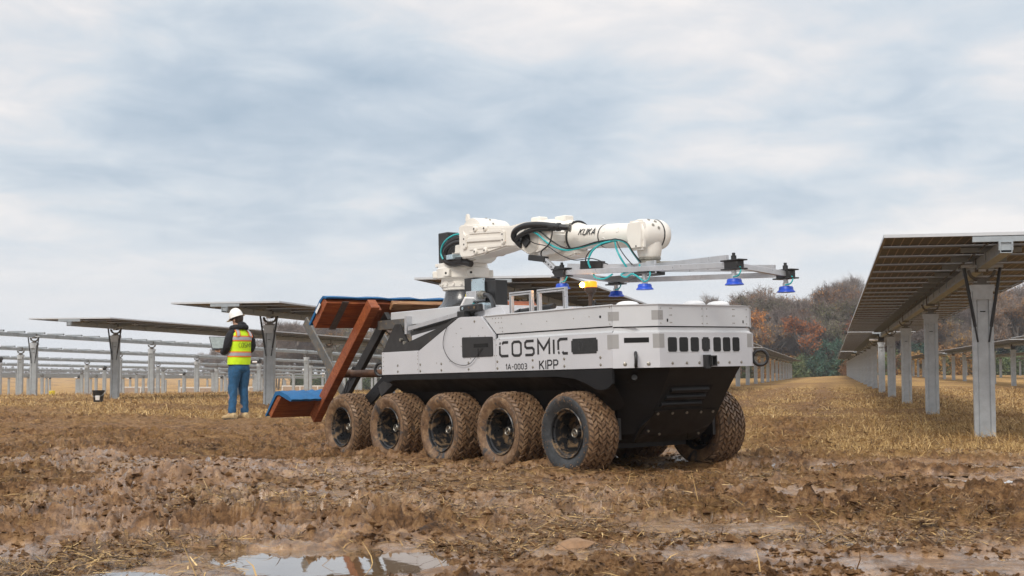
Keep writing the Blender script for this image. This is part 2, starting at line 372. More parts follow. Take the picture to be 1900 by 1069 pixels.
def detail_h(X, Y):
    g = zones(X, Y); mud = 1 - .72 * g
    a = (fbm(X, Y, 1.3, 3, 1) - .5) * .085
    r = 1 - np.abs(fbm(X, Y, .42, 4, 5, .55) * 2 - 1); b = (r - .72) * .115
    c = (1 - np.abs(fbm(X, Y * .9, .15, 4, 9, .6) * 2 - 1) - .75) * .085
    cl = sst(.52, .62, fbm(X, Y, .24, 3, 13)) * .032 + sst(.55, .63, fbm(X, Y, .11, 2, 37)) * .020
    d = np.abs(fbm(X, Y, .065, 4, 17, .7) - .5) * .085
    dens = .35 + .9 * sst(.35, .65, fbm(X, Y, 1.9, 2, 41))
    z = (a + (b + c + cl + d) * dens) * mud + (fbm(X, Y, .2, 3, 27) - .5) * .05 * g
    # lug-tyre tracks
    for (x0, y0, x1, y1, bend, wd) in ((-7.0, 11.2, 1.6, 9.0, .7, .22), (-7.5, 13.3, .9, 10.0, .35, .2), (-3.6, 7.6, 4.8, 8.5, -.25, .2), (-6, 17.4, -1.6, 15.8, .2, .2), (.6, 7.9, 6.5, 11.6, .2, .2), (-8, 10.2, -1.0, 8.6, .3, .2)):
        dx, dy = x1 - x0, y1 - y0; L = math.hypot(dx, dy); ux, uy = dx / L, dy / L
        s_ = (X - x0) * ux + (Y - y0) * uy; q = -(X - x0) * uy + (Y - y0) * ux - bend * np.sin(np.clip(s_ / L, 0, 1) * PI) + (fbm(X, Y, .8, 2, 51) - .5) * .16
        w_ = np.exp(-(q / wd) ** 4) * sst(-.1, .5, s_) * sst(L + .1, L - .6, s_) * sst(.30, .5, fbm(X, Y, 1.4, 2, 57))
        lug = np.sin((s_ + np.abs(q) * 1.1) * 2 * PI / .16 + (fbm(X, Y, .3, 2, 61) - .5) * 5)
        edge = np.exp(-((np.abs(q) - wd * 1.15) / .07) ** 2) * sst(0, .5, s_) * sst(L, L - .6, s_)
        z = z * (1 - .65 * w_) + w_ * (-.028 + .058 * np.clip(lug, -.5, 1)) + edge * .034
    # puddle basins, and churned mud kept off them
    P = np.zeros_like(X)
    for (px, py, rx, ry, dp) in PUD:
        rr = np.sqrt(((X - px) / rx) ** 2 + ((Y - py) / ry) ** 2) + (fbm(X, Y, .30, 4, 71) - .5) * 1.1
        P = np.maximum(P, (1 - sst(.70, 1.10, rr)) * (1 if dp > .06 else .9))
    A = np.zeros_like(X); irr = (fbm(X, Y, .55, 4, 73) - .5) * 1.5
    for (px, py, rx, ry) in WETZ:
        A = np.maximum(A, 1 - sst(.45, 1.25, np.sqrt(((X - px) / rx) ** 2 + ((Y - py) / ry) ** 2) + irr))
    z = z - .026
    z = z * (1 - .78 * A) - A * .006
    z = z * (1 - P) - P * .046
    P = np.maximum(P, A * .85)
    return z, P, g
# tyres press into the ground and push up a lip
RVR = Matrix(((.60192686, .79825259, -.02183702), (-.79836711, .60215021, .00500792), (.01714675, .01441956, .999749)))
RVT = Vector((1.15379654, 10.5391869, -.0035))
WB = [(RVR @ Vector((-i * .845 - .155, sgn * .68, 0)) + RVT) for i in range(5) for sgn in (-1, 1)]
HD = np.array([.602, -.798]); SDV = np.array([.798, .602])
def ground_h(X, Y, full=True):
    z0 = base_h(X, Y)
    if not full: return z0
    z, P, g = detail_h(X, Y)
    fade = sst(75, 50, Y); z = z * fade
    for p in WB:
        dx = X - p.x; dy = Y - p.y
        a = dx * HD[0] + dy * HD[1]; b = dx * SDV[0] + dy * SDV[1]
        ins = np.exp(-(b / .19) ** 4) * np.exp(-(a / .28) ** 4)
        ring = np.exp(-((np.sqrt((a / .34) ** 2 + (b / .24) ** 2) - 1) / .32) ** 2)
        tgt = p.z - z0
        z = z * (1 - ins) + ins * (tgt - .0) + ring * .035 * (.5 + fbm(X, Y, .12, 2, 81))
    return z0 + z

def ground_material():
    m = bpy.data.materials.new('muddy_field'); m.use_nodes = True; t = NT(m.node_tree); b = t.n['Principled BSDF']
    pos = t.node('ShaderNodeNewGeometry').outputs['Position']
    at = t.node('ShaderNodeAttribute', attribute_name='zone'); sp = t.node('ShaderNodeSeparateColor', ins={0: at.outputs['Color']})
    g, wet, lit = sp.outputs[0], sp.outputs[1], sp.outputs[2]
    n1 = t.noise(pos, 1.3, 6, .65, .3); n2 = t.noise(pos, 9, 7, .7, .5); n3 = t.noise(pos, 60, 5, .7)
    mud = t.ramp(n2, [(.31, (.028, .012, .004)), (.42, (.110, .051, .018)), (.52, (.275, .142, .058)), (.66, (.50, .295, .135))])
    mud = t.mix(t.ramp(n1, [(.42, 0.0), (.66, .55)]), mud, (.34, .188, .088))
    mud = t.mix(t.ramp(n3, [(.54, 0.0), (.68, .75)]), mud, (.045, .022, .010))
    # fibrous trodden straw colour
    fb = t.noise(t.mapping(pos, (1, 1, 1)), 38, 6, .75, 1.6)
    st = t.ramp(fb, [(.30, (.085, .042, .014)), (.45, (.22, .12, .038)), (.57, (.40, .24, .08)), (.72, (.60, .40, .15))])
    lm = t.math('MULTIPLY', lit, t.ramp(t.noise(pos, 14, 6, .75, 1.2), [(.44, 0.0), (.58, .9)]))
    c = t.mix(lm, mud, st)
    far = t.ramp(t.noise(t.mapping(pos, (.25, .9, 1), (0, 0, -TH)), .9, 6, .7, .4), [(.32, (.17, .085, .030)), (.48, (.44, .25, .085)), (.64, (.70, .45, .17))])
    far = t.mix(t.math('MULTIPLY', t.ramp(t.noise(pos, 26, 6, .75, 1.0), [(.35, 0.0), (.65, 1.0)]), .55), far, st)
    c = t.mix(g, c, far)
    wm = t.math('MULTIPLY', wet, t.ramp(t.noise(pos, 5, 5, .6), [(.35, .4), (.6, 1.0)]))
    c = t.mix(t.math('MULTIPLY', wm, .35), c, (.16, .095, .052))
    t.put(b, 'Base Color', c)
    patch = t.ramp(t.noise(pos, 2.1, 5, .62, .6), [(.44, 0.0), (.58, 1.0)])
    wr = t.math('MAXIMUM', wm, t.math('MULTIPLY', patch, t.math('SUBTRACT', .30, g, True)))
    t.put(b, 'Roughness', t.ramp(wr, [(0.0, .88), (.45, .50), (.8, .16), (1.0, .09)]))
    t.put(b, 'Specular IOR Level', t.math('ADD', .24, t.math('MULTIPLY', wm, .5)))
    t.put(b, 'Coat Weight', t.math('MULTIPLY', wm, .35)); b.inputs['Coat Roughness'].default_value = .10; b.inputs['Coat IOR'].default_value = 1.5
    h = t.math('ADD', t.math('MULTIPLY', t.noise(pos, 28, 8, .72, .6), 1.0), t.math('MULTIPLY', t.noise(pos, 120, 5, .7), .35))
    bn = t.node('ShaderNodeBump', ins={'Height': h, 'Strength': t.math('SUBTRACT', 1.0, t.math('MULTIPLY', wm, .86))}); bn.inputs['Distance'].default_value = .05
    t.put(b, 'Normal', bn.outputs[0]); return m
M['ground'] = ground_material()

def grid_mesh(name, X, Y, Z, colr, matl):
    n, k = X.shape; me = bpy.data.meshes.new(name)
    co = np.stack([X, Y, Z], -1).reshape(-1, 3).astype(np.float32)
    i = (np.arange(n - 1)[:, None] * k + np.arange(k - 1)[None, :]).reshape(-1)
    q = np.stack([i, i + 1, i + k + 1, i + k], -1).astype(np.int32)
    me.vertices.add(len(co)); me.vertices.foreach_set('co', co.reshape(-1))
    me.loops.add(q.size); me.loops.foreach_set('vertex_index', q.reshape(-1))
    me.polygons.add(len(q)); me.polygons.foreach_set('loop_start', (np.arange(len(q)) * 4).astype(np.int32))
    me.polygons.foreach_set('loop_total', np.full(len(q), 4, np.int32)); me.polygons.foreach_set('use_smooth', np.ones(len(q), bool))
    me.update(calc_edges=True)
    ca = me.color_attributes.new('zone', 'FLOAT_COLOR', 'POINT'); ca.data.foreach_set('color', colr.reshape(-1).astype(np.float32))
    me.materials.append(matl); me.validate(); return me
def make_ground():
    # fan of rings round the camera: fine where it is near, coarse where it is far, on to the horizon
    r = np.concatenate([np.linspace(.4, 3.2, 24)[:-1], np.geomspace(3.2, 26, 510)[:-1], np.geomspace(26, 75, 150)[:-1], np.geomspace(75, 2500, 60)])
    a = np.concatenate([np.linspace(-PI, -.62, 40)[:-1], np.linspace(-.62, -.46, 24)[:-1], np.linspace(-.46, .46, 1120)[:-1], np.linspace(.46, .62, 24)[:-1], np.linspace(.62, PI, 40)])
    Rr, A = np.meshgrid(r, a, indexing='ij'); X = Rr * np.sin(A); Y = Rr * np.cos(A)
    Z = ground_h(X, Y)
    _, P, g = detail_h(X, Y); li = litter(X, Y)
    wz = np.maximum(P, sst(.52, .62, fbm(X, Y, 1.7, 3, 91)) * .8 * sst(17, 11, Y))
    wz = np.maximum(wz, sst(WATER + .025, WATER, Z) * (Y < 12))
    col = np.stack([g, np.clip(wz, 0, 1), li, np.ones_like(g)], -1)
    me = grid_mesh('ground', X, Y, Z, col, M['ground'])
    o = place('ground', me); tag(o, kind='structure'); return o
make_ground()

# water standing in the basins
def water_material():
    m = bpy.data.materials.new('muddy_water'); m.use_nodes = True; t = NT(m.node_tree); b = t.n['Principled BSDF']
    t.put(b, 'Base Color', (.19, .125, .07)); b.inputs['Roughness'].default_value = .02; b.inputs['IOR'].default_value = 1.45; b.inputs['Coat Weight'].default_value = .6; b.inputs['Coat Roughness'].default_value = .01
    pos = t.node('ShaderNodeNewGeometry').outputs['Position']
    bn = t.node('ShaderNodeBump', ins={'Height': t.noise(pos, 9, 2, .5)}); bn.inputs['Distance'].default_value = .0004; t.put(b, 'Normal', bn.outputs[0])
    return m
M['water'] = water_material()
pm = MB()
for k, (px, py, rx, ry, dp) in enumerate(PUD):
    n = 28; ring = [(px + rx * 1.25 * math.cos(2 * PI * i / n) * (1 + .12 * math.sin(3 * i + k)), py + ry * 1.25 * math.sin(2 * PI * i / n) * (1 + .12 * math.cos(2 * i + k)), WATER + .0004 * k) for i in range(n)]
    pm.add(ring, [tuple(range(n))])
tag(pm.build('puddle_water', M['water']), kind='structure')

# ------------------------------------------------------------------ straw (nobody could count it)
def straw_material():
    m = bpy.data.materials.new('dry_straw'); m.use_nodes = True; t = NT(m.node_tree); b = t.n['Principled BSDF']
    rnd = t.node('ShaderNodeAttribute', attribute_name='tone').outputs['Fac']
    t.put(b, 'Base Color', t.ramp(rnd, [(0, (.030, .015, .007)), (.35, (.13, .070, .027)), (.6, (.31, .18, .065)), (.85, (.52, .335, .125)), (1, (.74, .53, .25))]))
    b.inputs['Roughness'].default_value = .7; return m
M['straw'] = straw_material()
def blades(name, X, Y, L, wd, el, tone, bend=.3, lift=.004):
    """flat dry blades (two joined quads each) with their own length, heading and tilt"""
    n = len(X); az = rng.uniform(0, 2 * PI, n); Z = ground_h(X, Y) + lift
    d = np.stack([np.cos(az) * np.cos(el), np.sin(az) * np.cos(el), np.sin(el)], -1)
    s_ = np.stack([-np.sin(az), np.cos(az), rng.uniform(-.5, .5, n)], -1); s_ *= (wd / 2 / np.linalg.norm(s_, axis=1))[:, None]
    P0 = np.stack([X, Y, Z], -1) - d * (L * .12)[:, None]; Md = P0 + d * (L * .55)[:, None]; d2 = d.copy(); d2[:, 2] -= bend * rng.uniform(.2, 1.6, n) * (.4 + np.abs(d[:, 2])); d2[:, 0] += rng.normal(0, .25, n); d2[:, 1] += rng.normal(0, .25, n)
    d2 /= np.linalg.norm(d2, axis=1)[:, None]; E_ = Md + d2 * (L * .5)[:, None]
    co = np.stack([P0 - s_, P0 + s_, Md + s_ * .85, Md - s_ * .85, E_ + s_ * .25, E_ - s_ * .25], 1).reshape(-1, 3)
    b0 = (np.arange(n) * 6)[:, None]; q = np.concatenate([b0 + np.array([0, 1, 2, 3]), b0 + np.array([3, 2, 4, 5])], 1).reshape(-1, 4)
    me = bpy.data.meshes.new(name); me.vertices.add(len(co)); me.vertices.foreach_set('co', co.astype(np.float32).reshape(-1))
    me.loops.add(q.size); me.loops.foreach_set('vertex_index', q.astype(np.int32).reshape(-1)); me.polygons.add(len(q))
    me.polygons.foreach_set('loop_start', (np.arange(len(q)) * 4).astype(np.int32)); me.polygons.foreach_set('loop_total', np.full(len(q), 4, np.int32)); me.update(calc_edges=True)
    at = me.attributes.new('tone', 'FLOAT', 'POINT'); at.data.foreach_set('value', np.repeat(tone, 6).astype(np.float32))
    me.materials.append(M['straw']); return place(name, me)
def wedge(n, r0, r1, a0=-.43, a1=.43, p=1.0):
    u = rng.random(n); r = r0 * (r1 / r0) ** (u ** p); a = rng.uniform(a0, a1, n); return r * np.sin(a), r * np.cos(a)
# trodden straw in the mud
X, Y = wedge(260000, 3.6, 16); k = rng.random(len(X)) < litter(X, Y) * (1 - .6 * zones(X, Y)) * .85; X, Y = X[k], Y[k]
ok = np.ones(len(X), bool)
_, P_, _g = detail_h(X, Y); ok = (P_ < .5) | (rng.random(len(X)) < .10)
X, Y = X[ok], Y[ok]; n = len(X)
tag(blades('straw_litter', X, Y, rng.gamma(2.4, .018, n) + .012, rng.uniform(.002, .007, n), rng.normal(.12, .18, n), np.clip(rng.beta(1.0, 1.5, n) + .0, 0, 1), .2), 'loose brown straw trodden into the wet mud in the foreground', 'straw', kind='stuff')
# stubble and dry grass of the field
X, Y = wedge(260000, 9.5, 62, p=.8); k = rng.random(len(X)) < zones(X, Y) ** 1.3 * (.75 + .5 * fbm(X, Y, .8, 2, 7)); X, Y = X[k], Y[k]; n = len(X); sc = np.clip(Y / 16, .75, 2.4)
tag(blades('dry_grass', X, Y, rng.gamma(4, .022, n) * (1 + .25 * sc) + .03, rng.uniform(.002, .007, n) * sc, rng.normal(.45, .36, n), np.clip(rng.beta(1.7, 1.0, n), 0, 1), .8), 'flattened golden dry grass and stubble covering the field between the rows', 'dry grass', kind='stuff')
X, Y = wedge(260, 4.6, 30); k = rng.random(len(X)) < .75; X, Y = X[k], Y[k]; n = len(X)
tag(blades('straw_stalks', X, Y, rng.uniform(.08, .22, n), rng.uniform(.003, .007, n), rng.uniform(.05, 1.2, n), rng.beta(2.5, 1.6, n), .15), 'stray taller stalks of broken corn stubble standing in the mud', 'stalks', kind='stuff')

# broken clods and crumbs lying on the churned mud
def clods():
    X, Y = wedge(52000, 3.8, 19, -.42, .42, .85); z_, P, g = detail_h(X, Y); k = (rng.random(len(X)) < (.25 + .75 * sst(.42, .62, fbm(X, Y, 1.2, 3, 99))) * (1 - g)) & (P < .45); X, Y = X[k], Y[k]; n = len(X)
    s = np.clip(rng.lognormal(-4.6, .5, n), .004, .030); Z = ground_h(X, Y) + s * .15
    base = np.array([(1, 0, 0), (-1, 0, 0), (0, 1, 0), (0, -1, 0), (0, 0, 1), (0, 0, -1)], float)
    V = base[None] * (s[:, None] * rng.uniform(.6, 1.4, (n, 6)))[:, :, None] + rng.normal(0, .28, (n, 6, 3)) * s[:, None, None]; V[:, :, 2] *= .62
    a = rng.uniform(0, 6.28, n); ca, sa = np.cos(a)[:, None], np.sin(a)[:, None]; V = np.stack([V[:, :, 0] * ca - V[:, :, 1] * sa + X[:, None], V[:, :, 0] * sa + V[:, :, 1] * ca + Y[:, None], V[:, :, 2] + Z[:, None]], -1).reshape(-1, 3)
    f = np.array([(4, 0, 2), (4, 2, 1), (4, 1, 3), (4, 3, 0), (5, 2, 0), (5, 1, 2), (5, 3, 1), (5, 0, 3)]); F = ((np.arange(n) * 6)[:, None, None] + f[None]).reshape(-1, 3)
    me = bpy.data.meshes.new('mud_clods'); me.vertices.add(len(V)); me.vertices.foreach_set('co', V.astype(np.float32).reshape(-1)); me.loops.add(F.size); me.loops.foreach_set('vertex_index', F.astype(np.int32).reshape(-1))
    me.polygons.add(len(F)); me.polygons.foreach_set('loop_start', (np.arange(len(F)) * 3).astype(np.int32)); me.polygons.foreach_set('loop_total', np.full(len(F), 3, np.int32)); me.update(calc_edges=True); me.materials.append(M['ground'])
    tag(place('mud_clods', me), 'small broken clods and crumbs of brown mud', 'clods', kind='stuff')
clods()
# ------------------------------------------------------------------ the robot vehicle
rov = thing('robot_vehicle', 'white and black ten-wheeled mud-spattered robot vehicle carrying a white jointed arm', 'robot vehicle')
rov.matrix_world = Matrix.Translation(RVT) @ RVR.to_4x4()
H = .8715
def panel_poly(name, pts, y0, y1, m, c=.002, parent=rov): return MB().prism(pts, y0, y1, 1, c).build(name, m, parent)
# wheels --------------------------------------------------------------
RT, RB = .2925, .186
def tyre_mesh(name, side_mat):
    m = sm()
    prof = [(.186, -.118), (.202, -.128), (.230, -.144), (.258, -.151), (.280, -.147), (.294, -.133), (.301, -.105), (.305, -.055), (.306, 0), (.305, .055), (.301, .105), (.294, .133), (.280, .147), (.258, .151), (.230, .144), (.202, .128), (.186, .118)]
    seg = 56; n = len(prof); vs_ = []; fs = []
    for r, h in prof:
        for k in range(seg):
            a = 2 * PI * k / seg; vs_.append((r * math.cos(a), h, r * math.sin(a)))
    o = 0; m.add(vs_, [])
    for i in range(n - 1):
        m.cm = 1 if (i < 4 or i >= n - 5) else 2
        for k in range(seg):
            k2 = (k + 1) % seg; m.f.append((i * seg + k, i * seg + k2, (i + 1) * seg + k2, (i + 1) * seg + k)); m.m.append(m.cm); m.sm.append(True)
    m.cm = 0; m.smooth = False
    NB = 40; rows = [-.128, -.094, -.056, -.019, .019, .056, .094, .128]; rr = random.Random(3)
    for j, y in enumerate(rows):
        w_ = .033 if abs(y) < .11 else .029; base = np.interp(abs(y), [0, .055, .105, .13, .145], [.306, .305, .301, .292, .278])
        for k in range(NB):
            if rr.random() < .03: continue
            a0 = 2 * PI * (k + (.5 if j % 2 else 0) + rr.uniform(-.05, .05)) / NB; da = 2 * PI / NB * .36; sk = (.26 if j % 2 else -.26) * 2 * PI / NB
            h = .0125 + rr.uniform(-.004, .001); V = []
            for lv, sh in ((-.004, 1.0), (h, .84)):
                for (ya, aa) in ((-1, -1), (-1, 1), (1, 1), (1, -1)):
                    yy = y + ya * w_ / 2 * sh; b_ = np.interp(abs(yy), [0, .055, .105, .13, .145], [.306, .305, .301, .292, .278]); ang = a0 + aa * da * sh + ya * sk
                    V.append(((b_ + lv) * math.cos(ang), yy, (b_ + lv) * math.sin(ang)))
            m.add(V, [(4, 5, 6, 7), (0, 1, 5, 4), (1, 2, 6, 5), (2, 3, 7, 6), (3, 0, 4, 7)])
    # ragged lumps of mud stuck on the shoulders
    for _ in range(260):
        a = rr.uniform(0, 2 * PI); sg = rr.choice((-1, 1)); r = rr.uniform(.236, .290); y = sg * np.interp(r, [.236, .258, .280, .294], [.146, .151, .147, .133]); s_ = rr.uniform(.004, .011)
        c_ = Vector((r * math.cos(a), y, r * math.sin(a))); V = [tuple(c_ + Vector((rr.uniform(-1, 1), rr.uniform(-.6, .6), rr.uniform(-1, 1))).normalized() * s_) for _k in range(6)]
        m.add(V, [(0, 2, 4), (0, 4, 3), (0, 3, 5), (0, 5, 2), (1, 4, 2), (1, 3, 4), (1, 5, 3), (1, 2, 5)])
    return m.mesh(name, [M['tread'], side_mat, M['groove']])
def rim_mesh():
    m = sm()   # outer side is -y: deep dish
    m.lathe([(.187, -.118), (.190, -.127), (.184, -.133), (.176, -.128), (.172, -.112), (.160, -.106), (.156, -.095), (.152, .02), (.146, .052), (.12, .060), (.0, .060)], 48, (0, 0, 0), (0, 1, 0), cap=False)
    m.lathe([(.186, .118), (.186, .127), (.172, .112), (.156, .095), (.150, .075)], 48, (0, 0, 0), (0, 1, 0), cap=False)
    for k in range(5):
        a = 2 * PI * k / 5; m.cyl((.085 * math.cos(a), .062, .085 * math.sin(a)), (.085 * math.cos(a), .044, .085 * math.sin(a)), .010, seg=8)
    return m.mesh('rim', M['rim'])
def hub_mesh():
    m = sm(); m.lathe([(.064, .060), (.062, .005), (.055, -.006), (.040, -.010), (.038, -.035), (.032, -.042), (.0, -.042)], 28, (0, 0, 0), (0, 1, 0), cap=False)
    return m.mesh('hub', M['rim'])
def cap_mesh():
    m = sm(); m.lathe([(.033, -.0425), (.034, -.050), (.030, -.054), (.026, -.050), (.025, -.044)], 24, (0, 0, 0), (0, 1, 0), cap=False)
    m.smooth = False; m.box(-.005, .005, -.050, -.042, -.017, .017)
    return m.mesh('hub_cap', M['bolt'])
ty = tyre_mesh('tyre', M['side']); tyc = tyre_mesh('tyre_wiped', M['sidec']); rm = rim_mesh(); hm = hub_mesh(); cm_ = cap_mesh()
for sgn in (-1, 1):
    for i in range(5):
        e = place('wheel', tyc if (i == 0 and sgn < 0) else ty, rov, (-i * .845 - .155, sgn * .68, .2925), (0, random.uniform(0, 6.28) if True else 0, 0 if sgn < 0 else PI))
        e.rotation_mode = 'ZYX' if sgn < 0 else 'XYZ'
        if i == 0 and sgn < 0: e['label'] = 'front near-side wheel with its black sidewall wiped clean of mud'
        place('rim', rm, e); place('hub', hm, e); place('hub_cap', cm_, e)
for i in range(5):
    a = MB(); a.smooth = True; a.cyl((-i * .845 - .155, -.66, .2925), (-i * .845 - .155, .66, .2925), .045, seg=14); a.build('axle', M['blkm'], rov)
# lower hull ----------------------------------------------------------
def hull():
    b = MB()
    def loop(z, xf, a, bw, xs, xr):      # half outline mirrored
        pts = [(xr, -bw), (xs, -bw), (xf, -a), (xf, a), (xs, bw), (xr, bw)]
        return [(x, y, z) for x, y in pts]
    L_ = [loop(.7715, .530, .37, .738, .150, -2.86), loop(.725, .500, .36, .728, .130, -2.84), loop(.615, .425, .35, .575, .180, -2.80), loop(.450, .315, .345, .515, .105, -2.95), loop(.275, .165, .335, .490, .0, -3.3), (loop(.205, .060, .30, .44, -.05, -3.3))]
    V = [p for l in L_ for p in l]; F = []
    for i in range(len(L_) - 1):
        for k in range(6): k2 = (k + 1) % 6; F.append((i * 6 + k, i * 6 + k2, (i + 1) * 6 + k2, (i + 1) * 6 + k))
    F.append((5, 4, 3, 2, 1, 0)); n = (len(L_) - 1) * 6; F.append(tuple(n + k for k in range(6)))
    b.add(V, F); return b.build('lower_hull', M['black'], rov)
hull()
for s_ in (-1, 1):
    y0, y1 = (-.866, -.846) if s_ < 0 else (.846, .866)
    sk = [(-2.685, .768), (.450, .768), (.452, .66), (.40, .625), (.33, .612), (.26, .62), (.16, .66), (.02, .70), (-.2, .718), (-2.50, .722), (-2.62, .70), (-2.685, .72)] if s_ < 0 else [(-2.685, .768), (-.2, .768), (-.2, .722), (-2.50, .722), (-2.62, .70), (-2.685, .72)]
    panel_poly('fender_skirt', sk, y0, y1, M['black'], .003)
    if s_ > 0: continue
    # sloping web between the skirt and the narrow hull, curving down ahead of the front wheel
    b = sm(); A = [(-.35, .715), (.0, .70), (.16, .66), (.26, .62), (.33, .612), (.40, .625), (.455, .66)]
    V = []; 
    for k in range(6):
        t = k / 5
        for (x, z) in A: V.append((x * .98 - .15 - .09 * t * max(0, (x + .1)), s_ * (.722 - .15 * t), z - .10 * t ** 2 * max(0, min(1, (x + .2) / .4)) - .11 * math.sin(t * PI / 2) * .5))
    n = len(A); F = [(k * n + i, k * n + i + 1, (k + 1) * n + i + 1, (k + 1) * n + i) for k in range(5) for i in range(n - 1)]
    b.add(V, F); b.build('wheel_arch_web', M['black'], rov)
# bow plate, louvres, belly armour
def bow(z): return float(np.interp(z, [.205, .275, .45, .615, .725, .769], [.06, .165, .315, .425, .50, .53]))
fr = MB()
zz = (.60, .57, .535, .50, .468)
b = MB(); V = []
b.add([(bow(.635) + .004, -.30, .635), (bow(.635) + .004, .16, .635), (bow(.455) + .004, .12, .455), (bow(.455) + .004, -.36, .455)], [(0, 1, 2, 3)]); b.build('louvre_recess', M['hole'], rov)
for k in range(3):
    z = .603 - k * .052; m = sm(); sh = k * .022
    m.tube([(bow(z) + .005, -.275 - sh, z), (bow(z) + .005, .115 - sh * .3, z)], .021, 12, False); m.build('louvre', M['black'], rov)
def strip(name, pts, th, m):     # plate lying on the sloping bow: pts = (y, z)
    n = len(pts); V = [(bow(z) + th, y, z) for y, z in pts] + [(bow(z) - .01, y, z) for y, z in pts]
    return MB().add(V, [tuple(range(n)), tuple(range(2 * n - 1, n - 1, -1))] + [(i, (i + 1) % n, (i + 1) % n + n, i + n) for i in range(n)]).build(name, m, rov)
strip('bow_plate', [(-.34, .445), (-.34, .405), (-.40, .33), (-.35, .215), (-.20, .215), (-.14, .262), (.16, .262), (.22, .215), (.33, .215), (.345, .34), (.34, .445), (.20, .445), (.16, .452), (-.20, .452)], .010, M['black'])
for y in (-.30, -.15, 0, .15, .28):
    m = sm(); m.cyl((bow(.43) + .006, y, .43), (bow(.43) + .016, y, .425), .011, seg=10); m.build('bolt', M['bolt'], rov)
for (y, z) in ((-.30, .30), (-.16, .27), (.27, .26)):
    m = sm(); m.cyl((bow(z) + .006, y, z), (bow(z) + .016, y, z - .005), .010, seg=10); m.build('bolt', M['bolt'], rov)
m = sm(); m.cyl((.352, -.565, .705), (.325, -.54, .695), .021, seg=14); m.build('plug', M['blk'], rov)
MB().box(-3.35, -.1, -.38, .38, .16, .20).build('belly_plate', M['black'], rov)
for s_ in (-1, 1): # inner wheel-side frame bar
    MB().box(-3.6, .1, s_ * .50 - .015, s_ * .50 + .015, .235, .40).build('frame_rail', M['blkm'], rov)
for x in (-.42, -1.27, -2.11):
    for dx in (-.03, .03): MB().box(x + dx - .009, x + dx + .009, -.562, -.545, .50, .58).build('slot', M['hole'], rov)

# white lower body: rear and front side plates, chamfer and front plates ----
Zb, Zl, Zm0, Zm1, Zt = .7715, 1.0275, 1.066, 1.0745, 1.2325
for s_ in (-1, 1):
    ya, yb = sorted((s_ * H, s_ * (H - .02)))
    panel_poly('rear_side_plate', [(-2.690, Zb), (-2.690, .975), (-2.084, .975), (-2.080, .965), (-2.080, Zb)], ya, yb, M['alu'], .0025)
    panel_poly('side_plate', [(-2.077, Zb), (-2.077, .972), (-1.472, 1.228), (-1.43, 1.234), (-1.143, 1.226), (-.962, 1.068), (-.955, .99), (-.955, Zb)], ya, yb, M['alu'], .0025)
    panel_poly('side_plate', [(-.952, Zb), (-.952, Zl), (.462, Zl), (.462, Zb)], ya, yb, M['alu'], .0015)
    # bent ledge and upper step
    yo, yi = s_ * (H - .0005), s_ * (H - .024)
    MB().add([(-.945, yo, Zl), (.462, yo, Zl), (.452, yi, Zl + .016), (-.945, yi, Zl + .016), (.452, yi, Zm0), (-.945, yi, Zm0), (.452, s_ * .60, Zm0), (-.945, s_ * .60, Zm0)], [(0, 1, 2, 3), (3, 2, 4, 5), (5, 4, 6, 7)]).build('ledge', M['alu2'], rov)
    # upper lid side
    panel_poly('lid_side_plate', [(-1.132, Zt), (.450, Zt), (.450, Zm1), (-.952, Zm1)], *sorted((s_ * (H - .012), s_ * (H - .030))), M['alu2'], .002)
HB = .745; A_ = (.321, -HB); B_ = (.545, -.485)
def quad_plate(name, p, q, z0, z1, th, m, off=0.0):
    """vertical plate between two plan points, off outwards"""
    p = Vector((*p, 0)); q = Vector((*q, 0)); d = (q - p).normalized(); nrm = Vector((d.y, -d.x, 0))
    V = []
    for o in (off, off - th):
        for (a, z) in ((p, z0), (q, z0), (q, z1), (p, z1)): V.append(tuple(a + nrm * o + Vector((0, 0, z))))
    return MB().add(V, [(0, 1, 2, 3), (7, 6, 5, 4), (0, 4, 5, 1), (1, 5, 6, 2), (2, 6, 7, 3), (3, 7, 4, 0)]).build(name, m, rov)
quad_plate('corner_plate', A_, B_, Zb, Zl, .02, M['alu']); quad_plate('corner_plate', (B_[0], .485), (A_[0], HB), Zb, Zl, .02, M['alu'])
quad_plate('front_plate', B_, (B_[0], .485), Zb, Zl, .02, M['alu'])
def inset(p, d): return (p[0] - d, p[1] + (d if p[1] < 0 else -d))
a2 = (A_[0] - .010, -(HB - .024)); b2 = (B_[0] - .024, -.475)
for (p, q, p2, q2) in ((A_, B_, a2, b2), (B_, (B_[0], .485), b2, (b2[0], .475)), ((B_[0], .485), (A_[0], HB), (b2[0], .475), (a2[0], HB - .024))):
    V = [(*p, Zl), (*q, Zl), (*q2, Zl + .016), (*p2, Zl + .016), (*q2, Zm0), (*p2, Zm0), (q2[0] - .25, q2[1] * .7, Zm0), (p2[0] - .25, p2[1] * .7, Zm0)]
    MB().add(V, [(0, 1, 2, 3), (3, 2, 4, 5), (5, 4, 6, 7)]).build('ledge', M['alu2'], rov)
MB().prism([(-1.05, -.70), (.29, -.70), (.50, -.46), (.50, .46), (.29, .70), (-1.05, .70)], 1.055, 1.085, 2).build('lid_gap', M['hole'], rov)
A3 = (.316, -(HB - .012)); B3 = (.533, -.480)
quad_plate('lid_corner_plate', A3, B3, Zm1, Zt, .018, M['alu2']); quad_plate('lid_corner_plate', (B3[0], .478), (A3[0], HB - .012), Zm1, Zt, .018, M['alu2'])
quad_plate('lid_front_plate', B3, (B3[0], -.02), Zm1, Zt, .018, M['alu2']); quad_plate('lid_front_plate', (B3[0], -.018), (B3[0], .478), Zm1, Zt, .018, M['alu2'])
